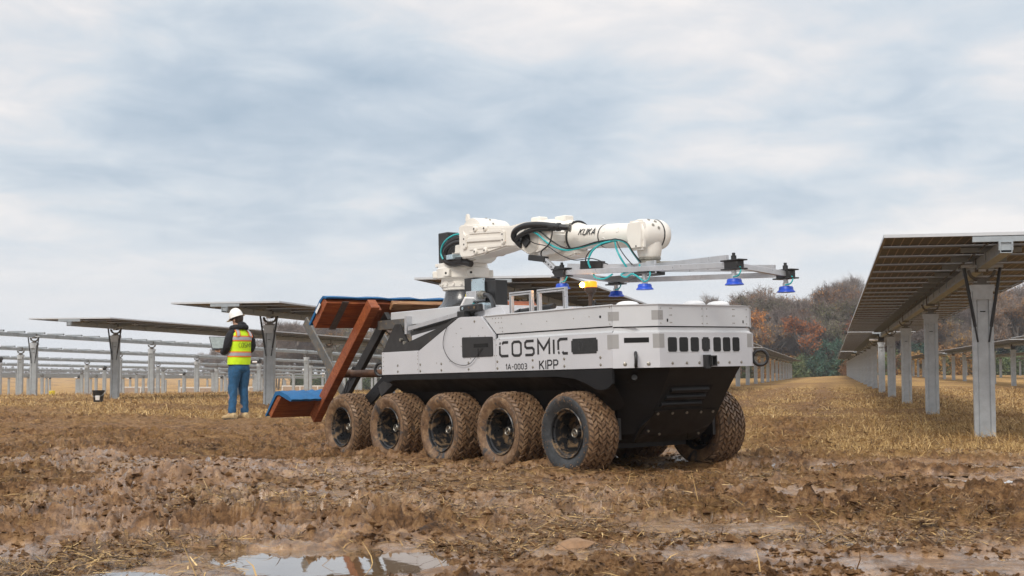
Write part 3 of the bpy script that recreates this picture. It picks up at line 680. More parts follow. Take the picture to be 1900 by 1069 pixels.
m = MB(); m.prism([(-1.28, -.72), (.305, -.72), (.520, -.47), (.520, .47), (.305, .72), (-1.28, .72)], Zt - .012, Zt - .004, 2); m.build('lid_top', M['alu2'], rov)
m = MB()   # rolled lip round the lid
for p, q in (((-1.29, -.733), A3), (A3, B3), (B3, (B3[0], .478)), ((B3[0], .478), (A3[0], .733))):
    m.bar((p[0], p[1], Zt + .001), (q[0], q[1], Zt + .001), .020, .005, side=(0, 1, 0) if abs(p[1] - q[1]) < .02 else (1, 0, 0))
m.build('lid_lip', M['alu2'], rov)
# body core under the lid and behind
m = MB(); m.prism([(-2.86, -.72), (.30, -.72), (.51, -.46), (.51, .46), (.30, .72), (-2.86, .72)], .775, .97, 2); m.build('body_core', M['alu'], rov)
MB().box(-1.60, -1.26, -.715, .715, 1.06, 1.222).build('body_core', M['alu'], rov)
# grey tape wrapped round the chamfer corners
def tape(p, d1, d2, z0, z1, off, m=M['tape']):
    for q in (d1, d2):
        pp = Vector((*p, 0)); dd = (Vector((*q, 0)) - pp).normalized(); e = pp + dd * .048
        a, b_ = ((p, (e.x, e.y)) if (q is d2) else ((e.x, e.y), p)); quad_plate('tape', a, b_, z0, z1, .002, m, off + .0012)
tape(A_, (-.9, -H), B_, .915, 1.018, 0); tape(B_, A_, (B_[0], .4), .915, 1.018, 0)
tape(A3, (-.9, A3[1]), B3, 1.12, 1.185, 0, M['tape']); tape(B3, A3, (B3[0], .4), 1.12, 1.19, 0, M['tape'])
tape((B_[0], .485), B_, (A_[0], HB), .915, 1.018, 0)
# covers and slots
def cover_pts(x0, x1, z0, z1, n=.014): return [(x0 + n, z0), (x1 - n, z0), (x1 - n, z0 + n), (x1, z0 + n), (x1, z1 - n), (x1 - n, z1 - n), (x1 - n, z1), (x0 + n, z1), (x0 + n, z1 - n), (x0, z1 - n), (x0, z0 + n), (x0 + n, z0 + n)]
YO = -H - .0005
cv1 = panel_poly('side_cover', [(-1.405, .895), (-.992, .895), (-.984, .903), (-.984, 1.046), (-.992, 1.054), (-1.405, 1.064), (-1.413, 1.056), (-1.413, .903)], YO - .006, YO + .004, M['blk'], .002)
MB().box(-1.243, -1.045, YO - .0075, YO - .004, .972, 1.003).build('slot', M['hole'], cv1)
MB().box(-1.185, -1.181, YO - .0085, YO - .003, .90, .965).build('seam', M['hole'], cv1)
panel_poly('side_logo_cover', cover_pts(.004, .302, .884, .998), YO - .004, YO + .004, M['vent'], .0015)
# logo on the covers: C and r strokes
def strokes(name, polys, org, u, v, sz, w_, m, parent, th=.0015):
    """polylines in glyph units -> flat raised strokes; u,v are the plane axes"""
    u = Vector(u); v = Vector(v); nn = u.cross(v).normalized(); O = Vector(org); b = MB()
    for pl in polys:
        P = [O + u * (x * sz) + v * (y * sz) for x, y in pl]
        # mitred ribbon
        n = len(P); Lf = []; Rt = []
        for i, p in enumerate(P):
            d1 = (P[i] - P[i - 1]).normalized() if i else None; d2 = (P[i + 1] - P[i]).normalized() if i < n - 1 else None
            if d1 is None: d1 = d2
            if d2 is None: d2 = d1
            t = (d1 + d2).normalized(); s_ = nn.cross(t); k = w_ / 2 / max(.45, s_.dot(nn.cross(d1)))
            Lf.append(p + s_ * k); Rt.append(p - s_ * k)
        V = [tuple(q + nn * th) for q in Lf + Rt] + [tuple(q) for q in Lf + Rt]; F = []
        for i in range(n - 1):
            F += [(i, i + 1, n + i + 1, n + i), (2 * n + i, 3 * n + i, 3 * n + i + 1, 2 * n + i + 1), (i, 2 * n + i, 2 * n + i + 1, i + 1), (n + i, n + i + 1, 3 * n + i + 1, 3 * n + i)]
        F += [(0, n, 3 * n, 2 * n), (n - 1, 3 * n - 1, 4 * n - 1, 2 * n - 1)]
        b.add(V, F)
    return b.build(name, m, parent)
def rr_(w_, h, c=.16): return [(c, 0), (w_ - c, 0), (w_, c), (w_, h - c), (w_ - c, h), (c, h), (0, h - c), (0, c), (c, 0)]
G = {
 'C': (.68, [[(.68, 1), (.14, 1), (0, .86), (0, .14), (.14, 0), (.68, 0)]]),
 'O': (.68, [rr_(.68, 1, .14)]), '0': (.50, [rr_(.50, 1, .16)]),
 'S': (.66, [[(.66, 1), (.12, 1), (0, .88), (0, .62), (.12, .5), (.54, .5), (.66, .38), (.66, .12), (.54, 0), (0, 0)]]),
 'M': (.84, [[(0, 0), (0, 1), (.42, .35), (.84, 1), (.84, 0)]]),
 'I': (.0, [[(0, 0), (0, 1)]]), 'K': (.60, [[(0, 0), (0, 1)], [(.58, 1), (.04, .45)], [(.20, .58), (.60, 0)]]),
 'P': (.55, [[(0, 0), (0, 1), (.40, 1), (.55, .86), (.55, .60), (.40, .45), (.03, .45)]]),
 'A': (.70, [[(0, 0), (.35, 1), (.70, 0)], [(.14, .30), (.56, .30)]]), '1': (.22, [[(0, .78), (.22, 1), (.22, 0)]]),
 '3': (.50, [[(0, 1), (.36, 1), (.50, .86), (.50, .66), (.36, .53), (.12, .53)], [(.36, .53), (.50, .40), (.50, .14), (.36, 0), (0, 0)]]),
 '-': (.34, [[(0, .48), (.34, .48)]]), 'U': (.66, [[(0, 1), (0, .12), (.12, 0), (.54, 0), (.66, .12), (.66, 1)]]),
 'c1': (.68, [[(.68, 1), (.30, 1), (.20, .88)], [(-.01, .97), (.07, .90)], [(0, .76), (0, .14), (.14, 0), (.68, 0)]]),
 'c2': (.68, [[(.68, 1), (.14, 1), (0, .86), (0, .26)], [(-.01, .03), (.08, .10)], [(.30, .12), (.38, 0), (.68, 0)]]),
}
def word(name, glyphs, org, u, v, h, w_, m, parent, gap=.26, slant=0.0, squeeze=1.0):
    x = 0
    L_ = []
    for g in glyphs:
        wd_, pl = G[g]; L_ += [[((x + a + b * slant) * squeeze, b) for a, b in q] for q in pl]; x += wd_ + gap
    return strokes(name, L_, org, u, v, h, w_, m, parent)
def wlen(gl, gap): return sum(G[g][0] for g in gl) + gap * (len(gl) - 1)
g_ = ['c1', 'O', 'S', 'M', 'I', 'c2']; hh = .108
word('lettering', g_, (-.893, YO, .893), (1, 0, .0), (0, 0, 1), hh, .0205, M['print'], rov, gap=.33, squeeze=(.852 / hh) / wlen(g_, .33))
g_ = ['1', 'A', '-', '0', '0', '0', '3']; hh = .040
word('lettering', g_, (-.818, YO, .786), (1, 0, 0), (0, 0, 1), hh, .0066, M['print'], rov, gap=.28, squeeze=(.272 / hh) / wlen(g_, .28))
g_ = ['K', 'I', 'P', 'P']; hh = .066
word('lettering', g_, (-.385, YO, .779), (1, 0, 0), (0, 0, 1), hh, .0112, M['print'], rov, gap=.26, squeeze=(.222 / hh) / wlen(g_, .26))
LG = [[(.45, 1), (.10, 1), (0, .9), (0, 0), (.45, 0)], [(.62, 0), (.62, .86), (.72, .96), (1.0, .96)]]
strokes('emblem', LG, (.095, YO - .0042, .912), (1, 0, 0), (0, 0, 1), .062, .004, M['ped'], rov, .001)
strokes('emblem', LG, (.5462, -.022 + .0, .918), (0, 1, 0), (0, 0, 1), .044, .003, M['ped'], rov, .008)
# front vents
XF = .5455
def front_cover(name, y0, y1, z0, z1, m, c=.010, th=.004, parent=rov):
    return MB().prism(cover_pts(y0, y1, z0, z1, c), XF - .003, XF + th, 0, .0015).build(name, m, parent)
ys = [(-.408, -.308), (-.292, -.194), (-.176, -.082), (.062, .150), (.164, .252), (.268, .352)]
for (a, b_) in ys:
    v_ = front_cover('vent', a + .004, b_ - .004, .884, .992, M['vent'], .008)
    front_cover('vent_frame', a - .002, b_ + .002, .878, .998, M['alu2'], .003, .0015, v_)
    m = MB()
    for z in np.linspace(.895, .982, 7): m.box(XF + .0035, XF + .0062, a + .010, b_ - .010, z - .002, z + .002)
    m.build('vent_slat', M['vent'], v_)
front_cover('logo_cover', -.052, .026, .888, .992, M['vent'], .012, .007)
quad_plate('corner_slot', (A_[0] + .224 * .25, A_[1] + .26 * .25), (A_[0] + .224 * .78, A_[1] + .26 * .78), .955, .992, .004, M['hole'], .0015)
MB().box(.462 - .02, .4625, -.0, .0, 0, 0)
# tow rings, edge-on discs at the corners
def ring(name, c, axis, R_=.050, r=.0125):
    m = sm(); q = Vector((0, 0, 1)).rotation_difference(Vector(axis).normalized()).to_matrix(); pts = [Vector(c) + q @ Vector((R_ * math.cos(a), R_ * math.sin(a), 0)) for a in np.linspace(0, 2 * PI, 33)]
    m.tube(pts, r, 10, False); return m.build(name, M['blk'], rov)
ring('tow_ring', (.455, -.640, .832), (.65, .76, 0), .050, .0125); ring('tow_ring', (.500, .625, .835), (.76, -.65, 0), .058, .0130); ring('tow_ring', (-2.945, -.72, .826), (.5, -.86, 0), .058, .014); ring('tow_ring', (-2.94, .72, .826), (0, 1, 0), .058, .014)
# tow receiver
MB().box(.545, .572, -.045, .012, .758, .860).build('hitch_mount', M['blk'], rov)
r_ = MB(); 
for (a, b_, c_, d_) in ((.004, .058, .846, .854), (.004, .058, .775, .783), (.004, .012, .775, .854), (.050, .058, .775, .854)): r_.box(.552, .590, a, b_, c_, d_)
r_.box(.548, .556, .008, .054, .779, .850); r_.build('hitch_receiver', M['blkm'], rov)
# bolts on the white plates
bm_ = sm().lathe([(.011, 0), (.011, .003), (.007, .0055), (0, .0055)], 10, (0, 0, 0), (0, -1, 0), cap=False).mesh('bolt', M['bolt'])
bs_ = sm().lathe([(.0048, 0), (.0042, .0022), (0, .0028)], 8, (0, 0, 0), (0, -1, 0), cap=False).mesh('bolt_small', M['bolt'])
for x in (-2.42, -2.055, -1.73, -1.33, -.930, -.47, -.085, .33): 
    for z in (.798, .852): place('bolt', bm_, rov, (x, -H, z))
place('bolt', bm_, rov, (-1.235, -H, 1.190))
for y in (-.36, -.215, -.085, .115, .235, .365): place('bolt', bm_, rov, (XF - .0005, y, .802), (0, 0, PI / 2))
for t in (.26, .76): place('bolt', bm_, rov, (A_[0] + (B_[0] - A_[0]) * t, A_[1] + (B_[1] - A_[1]) * t, .800), (0, 0, math.radians(49.3)), (1.3, 1, 1.3))
small = [(x, z) for x in (-2.66,) for z in (.81, .85, .89, .93, .965)] + [(-2.095, z) for z in (.81, .86, .90, .93, .955)] + [(-1.80, .86), (-1.55, .99), (-1.50, 1.10), (-1.43, 1.14), (-1.39, 1.06), (-1.60, .87), (-1.12, 1.13), (-1.43, .99), (-.968, 1.03), (-.968, .90), (-.94, .985), (-.94, .90), (-.90, 1.03), (-1.30, .885), (-1.18, .885), (-1.30, 1.070), (-1.18, 1.068), (-1.09, 1.062)]
for (x, z) in small: place('rivet', bs_, rov, (x, -H, z))
for (x, z) in [(-1.0, 1.20), (-.96, 1.20), (-.92, 1.20), (-.88, 1.20), (-.96, 1.165), (-.92, 1.165), (-.88, 1.165), (-.90, 1.12), (-.87, 1.12), (-.87, 1.09), (-.62, 1.14), (-.30, 1.145), (.02, 1.15), (.2, 1.155), (.43, 1.21), (.43, 1.09), (.43, 1.15)]: place('rivet', bs_, rov, (x, -H + .012, z))
for y in (-.455, -.03, .02, .45):
    for z in (1.095, 1.15, 1.205): place('rivet', bs_, rov, (B3[0], y, z), (0, 0, PI / 2))
for y in (-.36, -.345, .30, .315):
    for z in (1.10, 1.155, 1.205): place('rivet', bs_, rov, (B3[0], y, z), (0, 0, PI / 2))
MB().box(B3[0], B3[0] + .002, -.394, -.382, 1.105, 1.128).build('slot', M['hole'], rov); MB().box(B3[0], B3[0] + .002, .405, .415, 1.10, 1.122).build('slot', M['hole'], rov)
m = sm(); m.cyl((.325, -H + .0118, 1.148), (.325, -H + .0095, 1.148), .010, seg=12); m.build('slot', M['hole'], rov)
# thin wire looping down the side plate to the cover
m = sm(); m.tube([(-1.615, -.880, 1.172), (-1.665, -.886, 1.08), (-1.665, -.890, .98), (-1.57, -.890, .88), (-1.43, -.890, .835), (-1.30, -.888, .84), (-1.20, -.887, .90), (-1.12, -.884, .965)], .0028, 6); m.build('wire', M['hose'], rov)
# smudges left by a tyre on the side plate
# rear deck behind the arm ------------------------------------------------
for s_ in (-1, 1):
    ya, yb = sorted((s_ * .862, s_ * .842))
    panel_poly('rear_web_plate', [(-2.60, .972), (-2.09, .972), (-1.50, 1.222), (-1.53, 1.235), (-1.70, 1.175), (-2.52, .995)], s_ * .868 if s_ < 0 else .84, s_ * .84 if s_ < 0 else .868, M['blkm'], .002)
b = MB(); b.prism([(-2.62, .96), (-2.62, 1.05), (-2.30, 1.075), (-2.30, 1.20), (-1.20, 1.32), (-1.12, 1.23), (-1.12, .96)], -.62, .62, 1, .004); b.build('deck_box', M['alu'], rov)
MB().box(-2.95, -1.60, -.60, .60, 1.225, 1.352, None, .004).build('arm_platform', M['alu2'], rov)
for y in (-.655, -.60):
    m = MB(); m.bar((-2.55, y, 1.185), (-1.50, y, 1.305), .030, .036); m.build('deck_rail', M['extr'] if y < -.62 else M['blkm'], rov)
m = MB(); m.bar((-2.45, -.672, 1.166), (-1.50, -.672, 1.275), .004, .012); m.build('rail_slot', M['hole'], rov)
MB().bar((-2.52, -.648, 1.135), (-1.55, -.648, 1.248), .02, .05).build('rail_black_strip', M['blk'], rov)  # black strip running beneath the deck rail
MB().prism([(-2.50, 1.12), (-1.68, 1.21), (-2.08, 1.02), (-2.50, .975)], -.66, -.63, 1).build('rail_cover', M['alu'], rov)
MB().box(-2.62, -2.585, -.66, .66, 1.14, 1.30).build('deck_end_post', M['extr'], rov)
MB().prism([(-3.0, .99), (-2.78, 1.235), (-2.70, 1.235), (-2.54, 1.04), (-2.66, .96), (-2.92, .96)], -.665, -.645, 1, .002).build('gusset_plate', M['blkm'], rov)
MB().prism([(-3.0, .99), (-2.78, 1.235), (-2.70, 1.235), (-2.54, 1.04), (-2.66, .96), (-2.92, .96)], .645, .665, 1, .002).build('gusset_plate', M['blkm'], rov)
for (x, z) in ((-2.66, 1.09), (-2.60, 1.06)):
    m = sm(); m.cyl((x, -.665, z), (x, -.685, z), .016, seg=12); m.build('bolt', M['bolt'], rov)
MB().box(-3.15, -2.60, -.62, -.52, 1.20, 1.285).build('cross_bracket', M['muddy_bar'], rov)
MB().box(-3.15, -2.60, .52, .62, 1.20, 1.285).build('cross_bracket', M['muddy_bar'], rov)
# steel frame that carries the timber cradle
for y in (-.42, .42):
    m = MB(); m.bar((-3.28, y, 1.345), (-4.24, y, .47), .05, .10, c=.004); m.build('cradle_upright', M['blkm'], rov)
    m = MB(); m.bar((-4.98, y + .02, 1.375), (-4.12, y + .02, .55), .02, .115, c=.004); m.build('spattered_prop', M['muddy_bar'], rov)
    for (x, z) in ((-3.95, .80), (-4.06, .66)):
        m = sm(); pts = [(x + .055 * math.cos(a) * .6 + .03 * math.sin(a), y - .02, z + .065 * math.sin(a) + .02 * math.cos(a)) for a in np.linspace(0, 2 * PI, 21)]
        m.tube(pts, .011, 8, False); m.build('lifting_eye', M['blkm'], rov)
    MB().bar((-3.05, y * 1.5, .62), (-2.70, y * 1.5, .80), .09, .11, c=.004).build('slotted_bracket', M['blkm'], rov)
    m = MB(); m.bar((-3.42, y * 1.45, .50), (-2.93, y * 1.45, .78), .03, .12, c=.004); m.build('adjuster_plate', M['black'], rov)
    for k in range(5):
        t = k / 4; x, z = -3.38 + .30 * t, .525 + .17 * t; h_ = sm(); h_.cyl((x, y * 1.45 - .0158, z), (x, y * 1.45 - .0168, z), .008, seg=8); h_.build('adjuster_hole', M['hole'], rov)
m = sm(); m.cyl((-3.93, -.56, .80), (-3.93, .60, .80), .040, seg=20); m.lathe([(.0405, 0), (.0405, .008), (.034, .012), (0, .012)], 20, (-3.93, -.56, .80), (0, -1, 0), cap=False); m.build('rusty_pipe', M['rust'], rov)
m = sm(); m.cyl((-3.93, -.47, .80), (-2.75, -.47, .80), .034, seg=16); m.build('rusty_pipe', M['rust'], rov)
# timber cradle: two leaning posts, a beam of two planks and a lower shelf
def lean_box(name, x0, z0, x1, z1, ya, yb, th, m, c=.004):
    b = MB(); b.bar((x0, (ya + yb) / 2, z0), (x1, (ya + yb) / 2, z1), abs(yb - ya), th, c=c); return b.build(name, m, rov)
for y in (-.70, .72): lean_box('timber_post', -3.085, 1.445, -4.235, .365, y - .045, y + .045, .11, M['wood'])
lean_box('timber_plank', -3.36, 1.490, -3.480, 1.378, -1.06, 1.45, .085, M['wood']); lean_box('timber_plank', -3.483, 1.374, -3.605, 1.262, -1.055, 1.45, .082, M['wood'])
for y in (-.58, .6):
    lean_box('spacer_block', -3.24, 1.42, -3.34, 1.33, y - .05, y + .05, .07, M['wood'])
lean_box('split_plank', -3.30, 1.475, -3.36, 1.415, -.36, .9, .05, M['woodpale'])
for (ya, yb) in ((-1.06, -.60), (.62, 1.10)):
    lean_box('timber_plank', -4.30, .600, -4.520, .400, ya, yb, .065, M['wood'])
def pad(name, pts, y0, y1):
    b = MB(); n = len(pts); V = []; seg = 14
    for k in range(seg + 1):
        t = k / seg; y = y0 + (y1 - y0) * t; w_ = .006 * math.sin(k * 1.9) + .004 * math.sin(k * 4.1)
        V += [(x, y, z + w_ * (1 if i % 3 else .4)) for i, (x, z) in enumerate(pts)]
    F = [(k * n + i, k * n + (i + 1) % n, (k + 1) * n + (i + 1) % n, (k + 1) * n + i) for k in range(seg) for i in range(n)]
    F += [tuple(range(n)), tuple(range((seg + 1) * n - 1, seg * n - 1, -1))]; b.smooth = True; b.add(V, F); return b.build(name, M['blue'], rov)
pad('blue_pad', [(-3.315, 1.512), (-3.39, 1.528), (-3.455, 1.490), (-3.665, 1.278), (-3.655, 1.262), (-3.625, 1.282), (-3.415, 1.487), (-3.385, 1.505), (-3.325, 1.498)], -1.07, .62)
for (ya, yb) in ((-1.075, -.61), (.60, 1.11)):
    pad('blue_pad', [(-4.02, .560), (-4.10, .600), (-4.27, .645), (-4.36, .640), (-4.585, .402), (-4.57, .392), (-4.345, .598), (-4.28, .606), (-4.12, .560), (-4.04, .540)], ya, yb)
m = MB()
def frame_at(t, o):  # point on the leaning face, o out of it
    d = Vector((-.245, 0, -.228)).normalized(); n_ = Vector((.228, 0, -.245)).normalized(); return Vector((-3.36, 0, 1.49)) + d * t + n_ * o
st_ = MB(); ysk = lambda t: -.89 - .0 * t
pts = [frame_at(-.02, .046), frame_at(.345, .046)]
st_.add([(pts[0].x, -.90, pts[0].z), (pts[0].x, -.83, pts[0].z), (pts[1].x, -.83, pts[1].z), (pts[1].x, -.90, pts[1].z)] + [(p.x - .004, y, p.z + .004) for p, y in ((pts[0], -.90), (pts[0], -.83), (pts[1], -.83), (pts[1], -.90))], [(0, 1, 2, 3), (7, 6, 5, 4), (0, 4, 5, 1), (1, 5, 6, 2), (2, 6, 7, 3), (3, 7, 4, 0)])
st_.build('strap', M['strap'], rov)
MB().bar((-3.43, -1.078, 1.455), (-3.51, -1.078, 1.375), .004, .03).build('tag_label', M['label'], rov)

# ------------------------------------------------------------------ the jointed arm
AX = -2.62
m = sm(); m.lathe([(.30, 1.350), (.295, 1.362), (.25, 1.385), (.205, 1.43), (.178, 1.49), (.168, 1.552)], 40, (AX, 0, 0), cap=True); m.build('arm_pedestal', M['ped'], rov)
m = sm(); m.lathe([(.165, 1.545), (.195, 1.553), (.20, 1.575), (.208, 1.580), (.212, 1.625), (.205, 1.632), (.205, 1.655), (.246, 1.665), (.250, 1.75), (.236, 1.762), (.230, 1.80), (.21, 1.806), (0, 1.806)], 44, (AX, 0, 0)); 
m.smooth = False
for k in range(18):
    a = 2 * PI * k / 18; m.cyl((AX + .212 * math.cos(a), .212 * math.sin(a), 1.602), (AX + .224 * math.cos(a), .224 * math.sin(a), 1.602), .011, seg=8)
for a in (-2.2, -1.2, -.35, .9, 2.4):
    Mx = Matrix.Translation((AX, 0, 1.705)) @ Matrix.Rotation(a, 4, 'Z'); m.box(.22, .285, -.035, .035, -.035, .030, Mx, .006)
m.build('arm_base', M['white'], rov)
for a in (-2.2, -1.2, -.35):
    m = sm(); c_ = Vector((AX + .286 * math.cos(a), .286 * math.sin(a), 1.70)); m.cyl(c_ - Vector((math.cos(a), math.sin(a), 0)) * .004, c_ + Vector((math.cos(a), math.sin(a), 0)) * .001, .011, seg=10); m.build('lug_hole', M['hole'], rov)
m = MB(); m.prism([(-2.76, 1.795), (-2.34, 1.795), (-2.28, 1.84), (-2.18, 1.93), (-2.10, 2.04), (-2.20, 2.10), (-2.50, 2.10), (-2.62, 2.04), (-2.64, 1.90), (-2.72, 1.86)], -.09, .17, 1, .022); m.build('arm_turret', M['white'], rov)
m = MB(); m.prism([(-2.62, 1.80), (-2.36, 1.80), (-2.26, 1.88), (-2.30, 1.90), (-2.50, 1.885), (-2.60, 1.90)], -.16, -.09, 1, .015); m.build('turret_rib', M['white'], rov)
m = sm(); m.lathe([(.172, -.05), (.178, -.03), (.178, .20), (.165, .215), (.165, .235), (.172, .24), (.168, .30), (.13, .335), (.06, .352), (0, .355)], 40, (-2.40, 0, 2.035), (0, 1, 0), cap=True); m.build('shoulder_motor', M['white'], rov)
for k in range(10):
    a = PI * k / 9; m = sm(); c_ = Vector((-2.40 + .179 * math.cos(a), .10, 2.035 + .179 * math.sin(a))); m.cyl(c_, c_ + Vector((math.cos(a), 0, math.sin(a))) * .006, .009, seg=8); m.build('bolt', M['bolt'], rov)
m = MB(); m.prism([(-2.60, 2.20), (-2.54, 2.20), (-2.555, 2.265), (-2.575, 2.275), (-2.59, 2.26)], .02, .05, 1, .006); m.build('lifting_lug', M['white'], rov)
# upper arm: cast link with a waist, bosses and sunk ribs
UA = [(-2.275, 2.112), (-2.150, 2.118), (-1.87, 2.066), (-1.50, 2.030), (-1.30, 2.044), (-1.12, 2.030), (-.98, 1.985), (-.925, 1.915), (-.94, 1.835), (-1.02, 1.775), (-1.14, 1.755), (-1.30, 1.785), (-1.42, 1.838), (-1.56, 1.852), (-1.80, 1.826), (-2.10, 1.805), (-2.235, 1.812), (-2.275, 1.85)]
ua = MB().prism(UA, -.285, -.05, 1, .014).build('upper_arm', M['white'], rov)
MB().prism([(-2.13, 1.985), (-1.60, 1.952), (-1.60, 1.915), (-2.13, 1.945)], -.300, -.28, 1, .006).build('rib', M['white'], ua)
MB().prism([(-2.10, 2.045), (-1.62, 2.012), (-1.62, 1.985), (-2.10, 2.015)], -.293, -.28, 1, .004).build('rib', M['white'], ua)
MB().prism([(-2.10, 1.905), (-1.62, 1.885), (-1.62, 1.862), (-2.10, 1.87)], -.293, -.28, 1, .004).build('rib', M['white'], ua)
for (x, z, hx, hz_) in ((-2.165, 1.955, .035, .075), (-1.585, 1.942, .028, .068)):
    MB().prism([(x - hx, z - hz_ * .7), (x, z - hz_), (x + hx, z - hz_ * .7), (x + hx, z + hz_ * .7), (x, z + hz_), (x - hx, z + hz_ * .7)], -.304, -.28, 1, .007).build('boss', M['white'], ua)
    for dz in (-.025, .025):
        q = sm(); q.cyl((x, -.303, z + dz), (x, -.306, z + dz), .008, seg=8); q.build('bolt_hole', M['hole'], ua)
for (x, z) in ((-2.00, 2.055), (-1.85, 2.045), (-2.00, 1.852), (-1.85, 1.85)):
    q = sm(); q.lathe([(.028, 0), (.026, .018), (.018, .024), (0, .024)], 16, (x, -.284, z), (0, -1, 0), cap=False); q.build('boss', M['white'], ua)
    q = sm(); q.cyl((x, -.307, z), (x, -.310, z), .009, seg=8); q.build('bolt_hole', M['hole'], ua)
# rounded shoulder end with its open bore
m = sm(); R0 = (-2.28, -.165, 1.962)
m.lathe([(.118, .0), (.150, .0), (.157, .02), (.157, .10), (.12, .16)], 36, (-2.30, -.235, 1.962), (.45, .89, 0), cap=False); m.lathe([(.150, 0), (.128, .012), (.126, .10), (0, .10)], 36, (-2.30, -.235, 1.962), (.45, .89, 0), cap=False); m.build('link_collar', M['white'], rov)
m = sm(); m.lathe([(.115, .05), (0, .05)], 28, (-2.30, -.235, 1.962), (.45, .89, 0), cap=False); m.build('collar_bore', M['steeld'], rov)
# elbow bore on the near side
m = sm(); m.lathe([(.128, -.002), (.118, .008), (.112, -.03)], 40, (-1.205, -.287, 1.885), (0, -1, 0), cap=False); m.build('elbow_rim', M['white'], rov)
m = sm(); m.lathe([(.117, .0035), (0, .0035)], 36, (-1.205, -.285, 1.885), (0, -1, 0), cap=False); m.build('elbow_cover', mat('inner_casting', (.42, .40, .36), .5, 0, .1), rov)
m = MB(); m.prism([(-1.32, 1.95), (-1.22, 1.93), (-1.20, 1.86), (-1.27, 1.815), (-1.325, 1.87)], -.30, -.285, 1, .006); m.build('elbow_bracket', M['blk'], rov)
# forearm
fa = Vector((-1.42, 0, 1.925)); fb = Vector((-.10, 0, 1.828)); fd = (fb - fa).normalized(); FL = (fb - fa).length
m = sm(); m.lathe([(.0, -.06), (.10, -.05), (.145, -.01), (.162, .04), (.166, .16), (.160, .30), (.150, .40), (.138, .455), (.134, .47)], 40, fa, fd, cap=False)
m.build('elbow_housing', M['white'], rov)
m = sm(); m.cyl((-1.26, -.20, 1.905), (-1.26, .24, 1.905), .155, seg=36); m.lathe([(.155, 0), (.13, .03), (.05, .045), (0, .045)], 36, (-1.26, .24, 1.905), (0, 1, 0), cap=False); m.build('elbow_joint', M['white'], rov)
MB().box(-1.44, -1.32, -.10, .0, 2.06, 2.105, None, .008).build('housing_cap', M['white'], rov); MB().box(-1.16, -1.02, -.06, .04, 2.035, 2.085, None, .008).build('housing_cap', M['white'], rov)
MB().prism([(-1.30, 1.80), (-.86, 1.775), (-.86, 1.735), (-.92, 1.72), (-1.26, 1.715), (-1.32, 1.75)], -.10, .10, 1, .012).build('housing_sump', M['white'], rov)
MB().box(-1.02, -.94, -.172, -.140, 1.87, 1.90, None, .004).build('housing_boss', M['white'], rov)
m = sm(); m.lathe([(.136, .468), (.138, .474), (.138, .492), (.128, .496), (.120, .52), (.112, .56), (.100, .60), (.094, .86)], 40, fa, fd, cap=False); m.build('forearm', M['white'], rov)
for k in range(20):
    a = 2 * PI * k / 20; q = Vector((0, 0, 1)).rotation_difference(fd).to_matrix(); c_ = fa + fd * .483 + q @ Vector((.138 * math.cos(a), .138 * math.sin(a), 0)); d_ = q @ Vector((math.cos(a), math.sin(a), 0))
    m = sm(); m.cyl(c_ - d_ * .002, c_ + d_ * .004, .007, seg=6); m.build('bolt', M['bolt'], rov)
m = sm(); m.lathe([(.1005, .50), (.142, .500), (.142, .506), (.10, .506)], 36, fa, fd, cap=False); m.build('seal_ring', M['blk'], rov)
m = sm(); m.lathe([(.093, .858), (.098, .858), (.098, .868), (.093, .868)], 36, fa, fd, cap=False); m.build('seal_ring', M['blk'], rov)
m = sm(); m.lathe([(.0935, .862), (.099, .885), (.101, 1.02), (.099, 1.03), (.099, 1.26), (.06, 1.30)], 40, fa, fd, cap=False); m.build('forearm_sleeve', M['white'], rov)
for (s_, a) in ((.93, -2.0), (.93, -1.2), (1.10, -2.0), (1.10, -1.1)):
    q = Vector((0, 0, 1)).rotation_difference(fd).to_matrix(); d_ = q @ Vector((math.cos(a), math.sin(a), 0)); c_ = fa + fd * s_ + d_ * .0975
    m = sm(); m.lathe([(.024, 0), (.020, .004), (.008, .002), (0, .002)], 14, c_, d_, cap=False); m.build('sleeve_pocket', M['white'], rov)
g_ = ['K', 'U', 'K', 'A']; hh = .052; tn = Vector((0, -.93, .37)); vv = (fd.cross(tn)) * -1
so = fa + fd * .625; so = so + Vector((0, -.9999, 0)).normalized() * 0
vv = tn.cross(fd).normalized();  vv = vv if vv.z > 0 else -vv
word('lettering', g_, so + tn * .1005 - vv * .026, fd, vv, hh, .0085, M['print'], rov, gap=.30, slant=.18, squeeze=(.20 / hh) / wlen(g_, .3))
# wrist
WX, WZ = -.055, 1.825
m = sm(); m.lathe([(.0, -.150), (.086, -.150), (.100, -.142), (.118, -.10), (.122, -.04), (.122, .045), (.119, .055), (.119, .065), (.122, .07), (.120, .11), (.108, .14), (.08, .162), (.04, .172), (0, .174)], 44, (WX, 0, WZ), (0, 1, 0), cap=False); m.build('wrist', M['white'], rov)
m = sm(); m.lathe([(.1215, .052), (.1235, .054), (.1235, .063), (.1215, .065)], 40, (WX, 0, WZ), (0, 1, 0), cap=False); m.build('seal_ring', M['blk'], rov)
MB().prism([(WX - .085, WZ - .13), (WX + .085, WZ - .13), (WX + .105, WZ + .02), (WX + .085, WZ + .105), (WX - .085, WZ + .105), (WX - .105, WZ + .02)], -.158, -.10, 1, .02).build('wrist_cover', M['white'], rov)
m = sm(); m.lathe([(.080, 1.640), (.090, 1.655), (.098, 1.70), (.105, 1.78)], 36, (WX, .0, 0), cap=False); m.build('wrist_neck', M['white'], rov)
m = sm(); m.lathe([(.0, 1.598), (.088, 1.598), (.088, 1.612), (.080, 1.614), (.080, 1.622), (.090, 1.625), (.090, 1.642), (.0, 1.642)], 36, (WX, .0, 0), cap=False); m.build('tool_flange', M['bolt'], rov)
